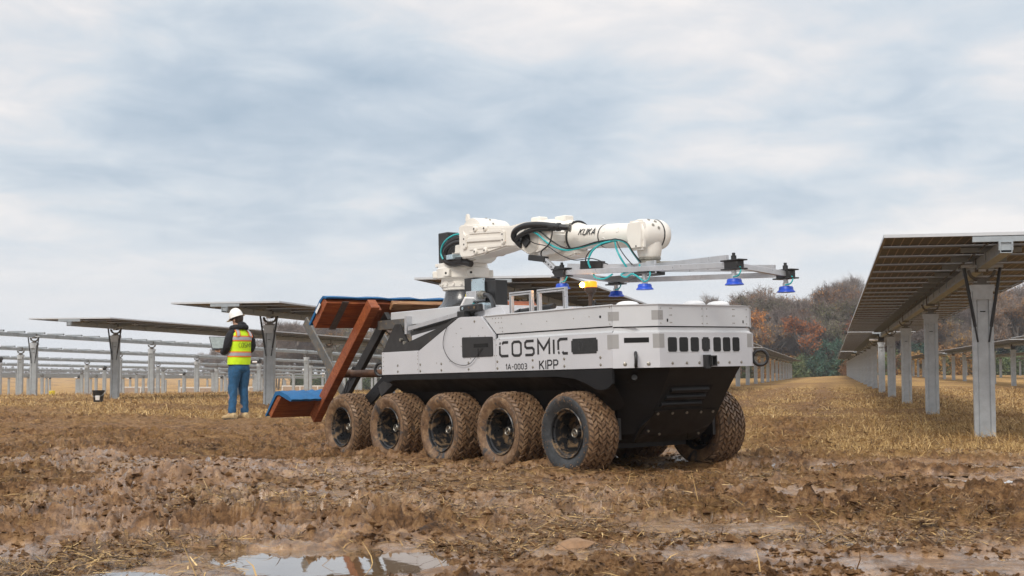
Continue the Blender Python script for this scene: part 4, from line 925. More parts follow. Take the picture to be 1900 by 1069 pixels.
for (x, z) in ((WX - .05, WZ - .10), (WX + .02, WZ - .10)):
    m = sm(); m.cyl((x, -.157, z), (x, -.161, z), .007, seg=8); m.build('bolt_hole', M['hole'], rov)
for a in (-.9, -.35):
    for y in (-.05, .0):
        c_ = Vector((WX + .124 * math.cos(a + y * 4), y, WZ - .124 * math.sin(a + y * 4))); 
        m = sm(); m.cyl(c_, c_ + (c_ - Vector((WX, y, WZ))).normalized() * .002, .013, seg=10); m.build('pocket', M['bolt'], rov)
# gripper: a flat frame of aluminium bars with suction cups
def gz(x, y): return 1.50 - .047 * (x - .17) - .08 * y
P1, P4, P2, P5 = (-.782, -.30), (1.132, -.30), (-.80, .30), (1.075, .30)
def g3(x, y, dz=0): return (x, y, gz(x, y) + dz)
def gbar(name, a, b_, wd=.035, th=.040, m=M['extr'], dz=0): return MB().bar(g3(*a, dz), g3(*b_, dz), wd, th, side=(-(b_[1] - a[1]), b_[0] - a[0], 0), c=.002).build(name, m, rov)
gbar('gripper_rail', (-.84, -.30), (1.16, -.30)); gbar('gripper_rail', (-.84, .30), (1.12, .30)); gbar('gripper_rail', (1.115, -.27), (1.09, .27)); gbar('gripper_rail', (-.79, -.27), (-.80, .27))
gbar('gripper_arm', (-.14, -.04), (-.74, -.27), .03, .055, M['extr'], .050); gbar('gripper_arm', (.03, -.03), (1.04, -.27), .03, .055, M['extr'], .050); gbar('gripper_arm', (-.14, .04), (-.62, .22), .03, .055, M['extr'], .045); gbar('gripper_arm', (.03, .03), (1.0, .27), .03, .05, M['extr'], .045)
hubp = MB(); hubp.box(WX - .11, WX + .11, -.09, .09, 1.555, 1.598, None, .003); hubp.build('gripper_hub', M['extr'], rov)
MB().box(WX - .19, WX - .07, -.135, -.115, 1.50, 1.60, None, .002).build('hub_cheek', M['extr'], rov); MB().box(WX + .10, WX + .20, -.135, -.115, 1.50, 1.60, None, .002).build('hub_cheek', M['extr'], rov)
MB().box(WX - .07, WX + .09, -.11, .08, 1.50, 1.555, None, .003).build('valve_block', M['blk'], rov)
m = sm(); m.lathe([(.0, 0), (.10, .0), (.105, .006), (.10, .012), (0, .012)], 28, (WX + .13, .05, 1.585), (0, 0, 1), cap=False); m.build('hub_disc', M['bolt'], rov)
m = MB(); m.bar(g3(-.62, -.225, .058), g3(-.43, -.155, .058), .06, .085, c=.004); m.build('arm_clamp', M['blk'], rov)
for k in range(3):
    q = sm(); q.cyl(g3(-.58 + .06 * k, -.222 + .018 * k, .028), g3(-.58 + .06 * k, -.232 + .018 * k, .028), .009, seg=8); q.build('bolt', M['bolt'], rov)
m = sm(); m.lathe([(0, 0), (.08, .004), (.15, .03), (.155, .038), (0, .040)], 32, g3(-.62, .17, -.028), (0, 0, 1), cap=False); m.build('vacuum_disc', M['steeld'], rov)
def bracket(x, y, top=True):
    b_ = MB(); b_.box(-.065, .065, -.035, .035, -.030, .030, Matrix.Translation(g3(x, y)), .004); b_.box(-.09, .09, -.045, .045, .026, .036, Matrix.Translation(g3(x, y)), .002); b_.box(-.09, .09, -.045, .045, -.036, -.026, Matrix.Translation(g3(x, y)), .002)
    if top:
        c_ = g3(x, y, .03); b_.smooth = True; b_.cyl(c_, (c_[0], c_[1], c_[2] + .035), .020, seg=12); b_.cyl((c_[0], c_[1], c_[2] + .035), (c_[0], c_[1], c_[2] + .055), .012, seg=10)
    return b_.build('corner_bracket', M['blk'], rov)
bracket(*P1, True); bracket(*P4); bracket(*P5); bracket(-.80, .30, False)
def cup(x, y, drop=.085):
    x0, y0, z0 = g3(x, y, -.02)
    s_ = sm(); s_.lathe([(.018, 0), (.018, -drop * .55), (.024, -drop * .6), (.024, -drop), (0, -drop)], 16, (x0, y0, z0), (0, 0, 1), cap=False); st2 = s_.build('cup_stem', M['extr'], rov)
    c_ = sm(); zb_ = z0 - drop; c_.lathe([(0, .006), (.045, .006), (.052, -.002), (.054, -.020), (.066, -.032), (.067, -.038), (.0, -.034)], 32, (x0, y0, zb_), (0, 0, 1), cap=False); c_.build('suction_cup', M['cup'], st2)
    h_ = sm(); h_.tube([(x0 + .02, y0 - .03, z0 - drop * .8), (x0 + .075, y0 - .035, z0 - drop * .7), (x0 + .085, y0 - .02, z0 - drop * .25), (x0 + .05, y0, z0 + .01)], .0055, 8); h_.build('air_hose', M['cyan'], rov)
cup(*P1, .075); cup(1.13, -.30); cup(*P5, .075); cup(-.80, .30, .075); cup(.205, -.30, .10)
MB().box(.13, .28, -.34, -.26, gz(.2, -.3) - .034, gz(.2, -.3) - .022).build('cup_plate', M['blk'], rov)
# folded outrigger at the rear of the gripper
m = MB(); m.bar((-.83, -.30, 1.575), (-1.02, -.30, 1.705), .035, .045, c=.003); m.build('gripper_link', M['extr'], rov)
m = MB(); m.bar((-.79, -.30, 1.545), (-.86, -.30, 1.605), .06, .07, c=.004); m.build('link_joint', M['blk'], rov)
m = MB(); m.bar((-.98, -.30, 1.695), (-1.20, -.30, 1.730), .055, .048, c=.006); m.build('link_foot', M['blk'], rov)
for k in range(3):
    q = sm(); x, z = -.90 - .035 * k, 1.625 + .024 * k; q.cyl((x, -.318, z), (x, -.3215, z), .0065, seg=8); q.build('bolt', M['blk'], rov)
# hoses and cables
def hose(name, pts, r, m, seg=8): q = sm(); q.tube(pts, r, seg); return q.build(name, M[m], rov)
hose('cable_bundle', [(-1.33, -.29, 1.865), (-1.38, -.33, 1.91), (-1.32, -.36, 1.965), (-1.18, -.36, 1.995), (-1.00, -.33, 1.985), (-.86, -.28, 1.957), (-.76, -.22, 1.94)], .026, 'hose', 12)
hose('cable_bundle', [(-1.34, -.28, 1.835), (-1.36, -.32, 1.885), (-1.27, -.34, 1.925), (-1.10, -.33, 1.955), (-.92, -.30, 1.945)], .020, 'hose', 12)
m = sm(); m.lathe([(.034, 0), (.034, .05), (.028, .055), (.028, .07), (.036, .072), (.036, .10)], 16, (-.93, -.30, 1.962), (.93, .36, -.10), cap=True); m.build('hose_clamp', M['blk'], rov)
m = sm(); m.lathe([(.026, 0), (.032, .01), (.032, .04), (.04, .05)], 16, (-.81, -.24, 1.948), (.85, .5, -.10), cap=True); m.build('hose_gland', M['bolt'], rov)
hose('air_hose', [(-1.18, -.31, 1.95), (-1.08, -.32, 1.92), (-.95, -.29, 1.82), (-.82, -.24, 1.762), (-.70, -.20, 1.765), (-.52, -.15, 1.795), (-.30, -.12, 1.800), (-.20, -.14, 1.775)], .008, 'cyan')
hose('air_hose', [(-1.16, -.30, 1.955), (-1.05, -.31, 1.935), (-.92, -.28, 1.84), (-.80, -.24, 1.775), (-.68, -.20, 1.775), (-.50, -.16, 1.803), (-.32, -.13, 1.807)], .006, 'hose')
hose('air_hose', [(-.25, -.16, 1.79), (-.36, -.22, 1.775), (-.44, -.26, 1.72), (-.47, -.28, 1.64), (-.46, -.27, 1.585)], .008, 'cyan')
hose('air_hose', [(-.30, -.17, 1.785), (-.42, -.24, 1.75), (-.485, -.28, 1.69), (-.50, -.28, 1.62), (-.48, -.24, 1.56)], .005, 'hose')
hose('air_hose', [(-.28, -.16, 1.79), (-.22, -.2, 1.72), (-.17, -.2, 1.64), (-.15, -.16, 1.57)], .008, 'cyan')
hose('air_hose', [(-.26, -.16, 1.79), (-.18, -.2, 1.72), (-.12, -.2, 1.65), (-.08, -.16, 1.58)], .004, 'hose')
hose('air_hose', [(-.30, -.18, 1.79), (-.12, -.28, 1.775), (.02, -.31, 1.735), (.06, -.28, 1.66), (.04, -.2, 1.60)], .008, 'cyan'); hose('air_hose', [(-.30, -.185, 1.796), (-.12, -.285, 1.783), (.03, -.315, 1.74), (.07, -.285, 1.66), (.06, -.2, 1.59)], .006, 'hose')
hose('signal_wire', [(-1.25, -.31, 1.90), (-1.10, -.33, 1.84), (-.95, -.31, 1.80), (-.80, -.30, 1.72), (-.62, -.30, 1.66), (-.42, -.28, 1.655), (-.28, -.24, 1.60)], .004, 'hose')
hose('signal_wire', [(-.93, -.28, 1.97), (-.90, -.30, 1.90), (-.93, -.31, 1.82), (-1.03, -.31, 1.77), (-1.05, -.30, 1.73)], .006, 'hose')
hose('air_hose', [(-.42, -.27, 1.56), (-.36, -.31, 1.50), (-.24, -.32, 1.48), (-.16, -.30, 1.51)], .007, 'cyan'); hose('air_hose', [(-.02, -.15, 1.54), (-.02, -.33, 1.50), (.05, -.35, 1.47), (.12, -.34, 1.49), (.22, -.33, 1.43)], .007, 'cyan'); hose('air_hose', [(-.02, -.14, 1.58), (.0, -.16, 1.55), (.0, -.16, 1.51)], .007, 'cyan')
# loops at the shoulder
hose('cable_bundle', [(-2.24, -.17, 2.00), (-2.40, -.22, 2.005), (-2.54, -.24, 1.94), (-2.57, -.24, 1.84), (-2.45, -.24, 1.785), (-2.30, -.22, 1.785), (-2.20, -.2, 1.76)], .030, 'hose', 12)
hose('cable_bundle', [(-2.24, -.17, 1.97), (-2.38, -.24, 1.97), (-2.49, -.27, 1.92), (-2.51, -.27, 1.85), (-2.42, -.26, 1.815), (-2.28, -.24, 1.81)], .024, 'hose', 12)
hose('air_hose', [(-2.22, -.18, 2.03), (-2.38, -.24, 2.045), (-2.52, -.27, 1.99), (-2.585, -.27, 1.90), (-2.55, -.27, 1.83)], .009, 'cyan')
MB().box(-3.06, -2.90, .02, .16, 1.84, 2.135, None, .008).build('controller_box', M['blk'], rov)
MB().box(-3.09, -2.86, .0, .18, 1.806, 1.838, None, .004).build('controller_shelf', M['white'], rov)
MB().box(-2.46, -2.36, -.30, -.18, 1.815, 1.86, None, .004).build('junction_box', M['zincblue'], rov)
# connector cabinet ahead of the pedestal
MB().box(-2.12, -1.97, -.34, -.10, 1.35, 1.618, None, .004).build('cabinet', M['blk'], rov)
MB().box(-1.965, -1.66, -.33, -.20, 1.34, 1.575, None, .004).build('cabinet', M['blk'], rov)
MB().box(-1.995, -1.80, -.352, -.342, 1.40, 1.600, None, .001).build('zinc_cover', M['zincblue'], rov)
for (x, z) in ((-1.985, 1.59), (-1.81, 1.59), (-1.985, 1.41)): place('bolt', bs_, rov, (x, -.352, z), (0, 0, 0), (1.6, 1, 1.6))
MB().box(-2.095, -2.012, -.3465, -.342, 1.385, 1.475).build('warning_label', M['yellow'], rov)
MB().prism([(-2.075, 1.41), (-2.04, 1.41), (-2.057, 1.445)], -.348, -.346, 1).build('warning_mark', M['print'], rov)
MB().box(-1.93, -1.78, -.46, -.352, 1.395, 1.485, None, .004).build('connector_block', M['extr'], rov)
m = sm(); m.lathe([(.030, 0), (.038, .01), (.038, .035), (.028, .04), (.026, .07)], 16, (-1.78, -.41, 1.45), (1, 0, -.1), cap=True); m.build('connector', M['bolt'], rov)
hose('power_cable', [(-1.72, -.41, 1.445), (-1.60, -.44, 1.425), (-1.47, -.50, 1.35), (-1.41, -.54, 1.26), (-1.39, -.55, 1.22)], .020, 'hose', 12)
hose('signal_wire', [(-1.86, -.46, 1.40), (-1.74, -.50, 1.385), (-1.62, -.52, 1.33), (-1.50, -.54, 1.24)], .006, 'hose'); hose('signal_wire', [(-1.90, -.46, 1.42), (-1.86, -.52, 1.37), (-1.80, -.56, 1.31), (-1.79, -.56, 1.25)], .005, 'hose')
hose('air_hose', [(-1.84, -.46, 1.38), (-1.70, -.48, 1.34), (-1.58, -.52, 1.28), (-1.52, -.53, 1.23)], .007, 'cyan')
MB().bar((-1.86, -.55, 1.29), (-1.74, -.55, 1.42), .10, .025, c=.003).build('white_duct', M['dome'], rov)
MB().box(-1.74, -1.60, -.50, -.42, 1.30, 1.37, None, .003).build('zinc_box', M['zincblue'], rov)
# depth camera on its mount
cb = MB().box(-.135, .135, -.03, .03, -.032, .032, Matrix.Translation((-1.375, -.80, 1.305)) @ Matrix.Rotation(-.02, 4, 'Y'), .010).build('depth_camera', M['blk'], rov)
for x in (-1.46, -1.37, -1.29):
    q = sm(); q.cyl((x, -.830, 1.308), (x, -.8335, 1.308), .012, seg=14); q.build('camera_lens', M['zincblue'] if x < -1.4 else M['rim'], cb)
MB().box(-1.50, -1.40, -.862, -.79, 1.215, 1.285, None, .004).build('camera_mount', M['blk'], rov)
# grab rails of slotted profile
for (x0, x1) in ((-.865, -.575), (-.505, -.155)):
    gr = MB(); y = -.775; z0, z1 = 1.226, 1.375
    gr.box(x0, x0 + .030, y - .015, y + .015, z0, z1, None, .002); gr.build('grab_rail', M['extr'], rov)
    gr = MB(); gr.box(x1 - .030, x1, y - .015, y + .015, z0, z1, None, .002); gr.build('grab_rail', M['extr'], rov)
    gr = MB(); gr.box(x0, x1, y - .015, y + .015, z1 + .0005, z1 + .028, None, .002); gr.build('grab_rail', M['extr'], rov)
    for (a, b_, c_, d_) in ((x0 + .012, x0 + .018, z0 + .01, z1 - .005), (x1 - .018, x1 - .012, z0 + .01, z1 - .005), (x0 + .01, x1 - .01, z1 + .011, z1 + .017)): MB().box(a, b_, y - .0158, y - .0145, c_, d_).build('rail_slot', M['blkm'], rov)
m = sm(); m.cyl((-1.08, -.52, 1.262), (-.62, -.52, 1.285), .022, seg=14); m.build('roof_tube', M['blk'], rov)
m = sm(); m.tube([(-1.30, -.55, 1.245), (-1.17, -.54, 1.245), (-1.05, -.53, 1.27)], .018, 10); m.build('roof_tube', M['blk'], rov)
MB().box(-1.16, -1.08, -.62, -.54, 1.223, 1.243).build('rail_foot', M['blk'], rov)
# lit amber beacon
bx, by = -.43, -.30
m = sm(); m.lathe([(.018, 1.224), (.018, 1.36), (.026, 1.365), (.026, 1.375), (.040, 1.385), (.048, 1.40), (.052, 1.425)], 20, (bx, by, 0)); bc = m.build('beacon', mat('beacon_base', (.05, .03, .02), .4), rov)
m = sm(); m.lathe([(.050, 1.4255), (.053, 1.430), (.053, 1.462), (.048, 1.472), (.02, 1.476), (0, 1.476)], 24, (bx, by, 0)); m.build('beacon_lens', M['amber'], bc)
m = sm(); m.lathe([(0, -.022), (.016, -.015), (.022, 0), (.016, .015), (0, .022)], 12, (bx - .032, by - .056, 1.446), (0, 0, 1), cap=False); m.build('beacon_bulb', M['lamp'], bc)
hose('signal_wire', [(bx + .02, by - .02, 1.24), (bx + .06, by - .04, 1.26), (bx + .10, by - .04, 1.30), (bx + .07, by - .03, 1.32), (bx + .05, by - .02, 1.28)], .008, 'hose')
# satellite antenna domes
for (x, y) in ((.215, -.49), (.42, .0), (.42, .26)):
    m = sm(); m.lathe([(.085, 0), (.088, .008), (.086, .022), (.070, .036), (.04, .044), (0, .046)], 32, (x, y, Zt - .004)); m.build('antenna_dome', M['dome'], rov)

# the side plates and what is fixed to them stand on the body's true half width
def shift_side(v): return (1.0168 * v[0] - .149, v[1] - math.copysign(.1265, v[1]), .7715 + (v[2] - .769) * 1.013)
_done = set()
for o in list(rov.children_recursive):
    base = o.name.split('.')[0]
    if o.type != 'MESH' or base in ('wheel', 'tyre', 'rim', 'hub', 'hub_cap', 'tow_ring', 'corner_plate', 'lid_corner_plate', 'lid_lip', 'lid_top', 'blue_pad', 'timber_plank', 'timber_post', 'split_plank', 'strap', 'tag_label', 'body_core', 'axle', 'corner_slot', 'wheel_arch_web'): continue
    if base in ('bolt', 'rivet'):
        if abs(o.location.y) > .84: o.location = shift_side(o.location)
        continue
    ys_ = [v.co.y for v in o.data.vertices]
    if o.location.length < 1e-6 and abs(sum(ys_) / len(ys_)) > .75 and o.data.name not in _done:
        _done.add(o.data.name)
        for v in o.data.vertices:
            if abs(v.co.y) > .7: v.co = shift_side(v.co)
# ------------------------------------------------------------------ solar tracker rows
def row_xy(o, t): return (o * RP[0] + t * RD[0], o * RP[1] + t * RD[1])
YAW = -TH        # local +y runs along the row, local +x to the right across it
def gz1(x, y): return float(base_h(np.array([x], float), np.array([y], float))[0])
def hat_profile(w_=.235, d=.11, th=.007):
    o = [(-w_ / 2, -d / 2), (-w_ * .30, -d / 2), (-w_ * .24, -d / 2 + .022), (w_ * .24, -d / 2 + .022), (w_ * .30, -d / 2), (w_ / 2, -d / 2), (w_ / 2, d / 2), (w_ / 2 - .04, d / 2)]
    i = [(x * .94, y + th) for x, y in o[:6]]
    return [(-w_ / 2 + .04, d / 2), (-w_ / 2, d / 2)] + o[:6] + [(w_ / 2, d / 2), (w_ / 2 - .04, d / 2), (w_ / 2 - .04, d / 2 - th), (w_ / 2 - th, d / 2 - th), (w_ / 2 - th, -d / 2 + th), (w_ * .31, -d / 2 + th), (w_ * .25, -d / 2 + .022 + th), (-w_ * .25, -d / 2 + .022 + th), (-w_ * .31, -d / 2 + th), (-w_ / 2 + th, -d / 2 + th), (-w_ / 2 + th, d / 2 - th), (-w_ / 2 + .04, d / 2 - th)]
def post_mesh(name, h=1.76, mt='steel'):
    m = MB(); m.prism(hat_profile(), -.35, h, 2)
    return m.mesh(name, M[mt])
postm_near = post_mesh('post'); postm_grey = post_mesh('post', 1.76, 'steelp')
def plate_mesh():
    m = MB(); m.box(-.135, .135, -.075, .07, 1.70, 1.775); m.box(-.11, .11, -.08, -.074, 1.60, 1.72); return m.mesh('head_plate', M['steel'])
platem = plate_mesh()
slotm = MB()
for x in (-.055, .055): slotm.box(x - .008, x + .008, -.0425, -.037, 1.60, 1.67)
slotm.box(-.03, .03, -.0425, -.037, 1.455, 1.467); slotm = slotm.mesh('slot', M['hole'])
def bearing_mesh():
    m = MB(); m.smooth = True
    for yy in (-.03, .03):
        m.tube([(-.15, yy, 1.95), (-.12, yy, 1.88), (-.06, yy, 1.845), (0, yy, 1.84), (.06, yy, 1.845), (.12, yy, 1.88), (.15, yy, 1.95)], .016, 8)
    m.smooth = False; m.box(-.05, .05, -.05, .05, 1.775, 1.86); m.box(-.09, .09, -.06, .06, 1.775, 1.80); m.box(-.075, .075, -.03, .03, 1.925, 2.09)
    return m.mesh('bearing', M['steeld'])
bearm = bearing_mesh()
def motor_mesh():
    m = MB(); m.box(-.10, .10, -.10, .10, 1.80, 1.99, None, .02); m.smooth = True; m.cyl((0, -.14, 1.99), (0, .14, 1.99), .105, seg=18); return m.mesh('slew_drive', M['blk'])
motm = motor_mesh(); mtm = sm(); mtm.cyl((-.12, 0, 1.87), (-.42, 0, 1.87), .045, seg=14); mtm = mtm.mesh('drive_motor', M['dome'])
def rail_mesh():
    m = MB(); m.box(-.32, .32, -.03, -.022, 2.075, 2.135); m.box(-.32, .32, -.03, .03, 2.127, 2.135); m.box(-.32, .32, .022, .03, 2.075, 2.135); m.box(-.07, .07, -.035, .035, 1.985, 2.076)
    return m.mesh('module_rail', M['steelr'])
railm = rail_mesh()
railend = MB(); railend.box(-.321, -.315, -.02, .02, 2.082, 2.126); railend.box(.315, .321, -.02, .02, 2.082, 2.126); railend = railend.mesh('rail_end', M['hole'])
def clampm_():
    m = MB(); m.box(-.008, .008, -.05, .05, 1.99, 2.11); return m.mesh('clamp', M['blkm'])
PH_ = 1.192      # half length of a module across the row
def module_mesh():
    m = MB(); a, b_ = PH_, .6515; z0, z1 = 2.137, 2.172
    m.cm = 0; m.box(-a + .01, a - .01, -b_ + .01, b_ - .01, z1 - .008, z1 - .002)
    m.cm = 1
    m.box(-a, a, -b_, -b_ + .028, z0, z0 + .003); m.box(-a, a, b_ - .028, b_, z0, z0 + .003); m.box(-a, -a + .028, -b_, b_, z0, z0 + .0028); m.box(a - .028, a, -b_, b_, z0, z0 + .0028)
    m.cm = 2
    m.box(-a, a, -b_, -b_ + .003, z0, z1); m.box(-a, a, b_ - .003, b_, z0, z1); m.box(-a, -a + .003, -b_, b_, z0, z1); m.box(a - .003, a, -b_, b_, z0, z1)
    return m.mesh('solar_module', [M['cell'], M['frame'], M['framee']])
modm = module_mesh()
jbm = MB()
for x in (-.12, 0, .12): jbm.box(x - .03, x + .03, -.02, .02, 2.148, 2.163)
jbm = jbm.mesh('junction_box', M['blk'])
cblm = sm().tube([(-.10, -.5, 2.13), (-.13, -.2, 2.09), (-.11, .1, 2.12), (-.14, .4, 2.08), (-.10, .65, 2.13)], .009, 6).mesh('module_cable', M['hose'])
def damper_mesh():
    m = sm(); 
    for s_ in (-1, 1):
        m.tube([(s_ * .205, -.06, 1.99), (s_ * .09, -.06, 1.28)], .020, 10, False); m.tube([(s_ * .09, -.06, 1.28), (s_ * .062, -.06, 1.10)], .011, 8, False)
    return m.mesh('damper', M['blk'])
dampm = damper_mesh(); cbarm = MB(); cbarm.box(-.235, .235, -.085, -.05, 1.975, 2.01); cbarm.box(-.04, .04, -.085, -.05, 1.93, 2.0); cbarm = cbarm.mesh('damper_crossbar', M['steel'])
ROWG = {True: 'tracker rows carrying solar modules', False: 'bare tracker rows without modules'}
def tracker(o, t0, t1, tp0, sp, label, modules, damp=(0,), motors=(6,), breaks=(), nind=60, rind=60, pitch=1.32, simple=False, zoff=0.0, postn=40, slope=None):
    x, y = row_xy(o, t0); z = gz1(x, y)
    xe, ye = row_xy(o, t1); ze = gz1(xe, ye); sl = (ze - z) / (t1 - t0) if slope is None else slope
    name = 'tracker_row' if modules else 'bare_tracker_row'
    e = thing(name, label, 'solar tracker', (x, y, z + zoff), YAW, ROWG[bool(modules)])
    zr = lambda t: sl * (t - t0)
    # torque tube: square hollow section, open at the near end
    T_ = MB(); L = t1 - t0; w_ = .058
    ring = lambda yy, r, zz: [(-r, yy, zz - r), (r, yy, zz - r), (r, yy, zz + r), (-r, yy, zz + r)]
    V = ring(0, w_, 2.015) + ring(L, w_, 2.015 + sl * L) + ring(0, w_ - .008, 2.015) + ring(1.2, w_ - .008, 2.015 + sl * 1.2)
    F = [(i, (i + 1) % 4, (i + 1) % 4 + 4, i + 4) for i in range(4)] + [(i, i + 8, (i + 1) % 4 + 8, (i + 1) % 4) for i in range(4)] + [(8 + i, 12 + i, 12 + (i + 1) % 4, 8 + (i + 1) % 4) for i in range(4)] + [(4, 5, 6, 7), (15, 14, 13, 12)]
    T_.add(V, F); T_.build('torque_tube', M['steelr'], e)
    k = 0; t = tp0
    while t < t1 - .5 and k < postn:
        lz = zr(t); px, py = row_xy(o, t); scz = 1.0
        po = place('post', postm_near if o > -6 else postm_grey, e, (0, t - t0, lz)); 
        if not simple:
            place('head_plate', platem, po)
            if not (k in motors): place('bearing', bearm, po)
            if k < 5: place('slot', slotm, po)
        elif k < 10 and not (k in motors): place('bearing', bearm, po)
        if k in motors: place('slew_drive', motm, po); place('drive_motor', mtm, po)
        if k in damp:
            place('damper', dampm, po); place('damper_crossbar', cbarm, po)
        t += sp; k += 1
    # rails at every module joint
    n = int((t1 - t0 - .3) / pitch); far = MB(); nr = 0
    segs = sorted(breaks)
    def gap(tt): return sum(.9 for b in segs if tt > b)
    if modules:
        farm = MB(); nm = 0; t = .02; k = 0
        while t + pitch < (t1 - t0):
            for b in segs:
                if abs(t - (b - t0)) < pitch * .5: t += .75; 
            lz = sl * (t + pitch / 2) + sum(-.04 for b in segs if t > b - t0 + .3)
            if nm < nind:
                q = place('solar_module', modm, e, (0, t + pitch / 2, lz), (math.atan(sl), 0, 0)); nm += 1
                if nm < 22: place('junction_box', jbm, q); 
            else: farm.box(-PH_, PH_, t + .01, t + pitch - .01, 2.137 + lz, 2.172 + lz)
            if k < rind:
                r_ = place('module_rail', railm, e, (0, t + (.035 if k == 0 else 0), lz)); 
                if k < 18: place('module_cable', cblm, e, (0, t + pitch / 2, lz))
            else: far.box(-.32, .32, t - .03, t + .03, 2.075 + lz, 2.134 + lz)
            t += pitch; k += 1
        if farm.v: farm.cm = 0; tag(farm.build('solar_module', M['cell'], e), kind='stuff')
    else:
        t = .35; k = 0
        while t < (t1 - t0):
            lz = sl * t
            if k < rind:
                r_ = place('module_rail', railm, e, (0, t, lz)); 
                if k < 24: place('rail_end', railend, r_)
            else: far.box(-.32, .32, t - .03, t + .03, 2.075 + lz, 2.134 + lz)
            t += pitch; k += 1
    if far.v: tag(far.build('module_rail', M['steelr'], e), kind='stuff')
    return e
tracker(1.72, 14.36, 178, 16.72, 8.6, 'long tracker row on the right seen from below, its dark module undersides nearest the camera', True, damp=(0,), motors=(4, 10, 16), breaks=(50.5, 98), nind=110, rind=110)
tracker(8.7, 34, 178, 36.5, 8.6, 'tracker row with modules right behind the nearest right-hand posts', True, motors=(1, 4, 8), breaks=(62, 110), nind=60, rind=60)
tracker(15.6, 40, 178, 42, 8.6, 'third tracker row from the aisle at the right edge, with modules', True, motors=(1, 5), breaks=(80,), nind=50, rind=40)
tracker(22.5, 46, 178, 48, 8.6, 'farthest right tracker row, low behind the third one', True, motors=(2,), simple=True, nind=40, rind=20)
tracker(-4.95, 19.4, 172, 21.8, 8.5, 'tracker row with modules directly behind the robot vehicle, ending left of its arm', True, motors=(5, 12), breaks=(75,), nind=100, rind=90)
tracker(-12.0, 25.2, 165, 27.5, 8.3, 'tracker row with modules whose end hangs above the person in the yellow vest', True, motors=(4, 9), nind=90, rind=60, slope=-.001)
tracker(-19.45, 31.6, 165, 34.0, 8.2, 'leftmost tracker row with modules, beginning above the black bucket', True, motors=(3, 8), nind=90, rind=60, slope=-.0028)
names = ['nearest bare tracker row at the left edge, behind the leftmost row with modules', 'second bare tracker row counted back from the leftmost row with modules', 'third bare tracker row counted back, tube just above the horizon', 'fourth bare tracker row counted back from the camera', 'fifth bare tracker row counted back from the camera', 'sixth bare tracker row counted back from the camera', 'seventh bare tracker row counted back from the camera', 'eighth bare tracker row counted back from the camera', 'ninth bare tracker row, nearly lost among those before it', 'tenth and farthest bare tracker row across the dip']
for k in range(10):
    o = -26.0 - 6.9 * k; t0 = 33 + k * 3.0 if k else 36.5
    tracker(o, t0, 170, (40.2 if k == 0 else t0 + 3.2 + (k * 2.7) % 5), 8.0, names[k], False, damp=(0,) if k < 2 else (), motors=(4, 9) if k % 2 else (2, 7), pitch=1.15 if k < 4 else 1.6, rind=(70, 55, 45, 30, 20, 12, 10, 8, 6, 6)[k], simple=k > 2, postn=17, slope=(-.0085 if k < 3 else None))

# ------------------------------------------------------------------ bucket and far barriers
def at(px, py_, Y):
    return (px - 950) / FPX * Y
bk = thing('bucket', 'black plastic bucket with a white label standing in the grass left of a post', 'bucket', (at(185, 0, 33), 33.0, gz1(at(185, 0, 33), 33.0) + .02))
m = sm(); m.lathe([(.112, 0), (.138, .25), (.150, .252), (.152, .285), (.142, .287), (.139, .285), (.108, .012), (0, .012)], 28); m.build('bucket_body', M['bucket'], bk)
m = sm(); m.tube([(-.15, 0, .25), (-.13, -.12, .17), (0, -.17, .12), (.13, -.12, .17), (.15, 0, .25)], .004, 6); m.build('handle', M['steel'], bk)
m = MB(); V = []
for z in (.05, .16):
    for k in range(7): a = -PI / 2 + (k - 2.2) * .14; r = .113 + .026 * z / .25 + .002; V.append((r * math.cos(a), r * math.sin(a), z))
m.add(V, [(k, k + 1, k + 8, k + 7) for k in range(6)]); m.build('bucket_label', M['label'], bk)
fy = 175.0
for (a, b_, lab, Yf) in ((228, 300, 'white-topped low barrier far off between the posts at the left', 140), (335, 400, 'white-topped low barrier far off just left of the person', 135), (462, 500, 'short white-topped barrier far off to the right of the person', 150), (524, 620, 'white-topped low barrier far off behind the timber cradle', 145)):
    xa, xb = at(a, 0, Yf), at(b_, 0, Yf); z = gz1(xa, Yf); L = xb - xa
    e = thing('silt_barrier', lab, 'barrier', (xa, Yf, z), 0, 'low white barriers far out in the field')
    MB().box(0, L, -.03, .03, .88, 1.0).build('top_rail', M['whitew'], e); MB().box(0, L, -.01, .01, 0, .88).build('fabric', M['net'], e)
    for k in range(int(L / 1.9) + 1): MB().box(k * 1.9, k * 1.9 + .12, -.06, -.03, -.2, .98).build('stake', M['whitew'], e)
e = thing('yellow_drum', 'tiny yellow drum far out in the field between left posts', 'drum', (at(99, 0, 120), 120, gz1(at(99, 0, 120), 120)), 0)
m = sm(); m.lathe([(.0, 0), (.26, 0), (.27, .02), (.26, .3), (.275, .32), (.26, .34), (.26, .62), (.275, .64), (.25, .7), (0, .7)], 18); m.build('drum_body', M['yellow'], e); m = sm(); m.cyl((.1, 0, .70), (.1, 0, .72), .03, seg=8); m.build('bung', M['blk'], e)

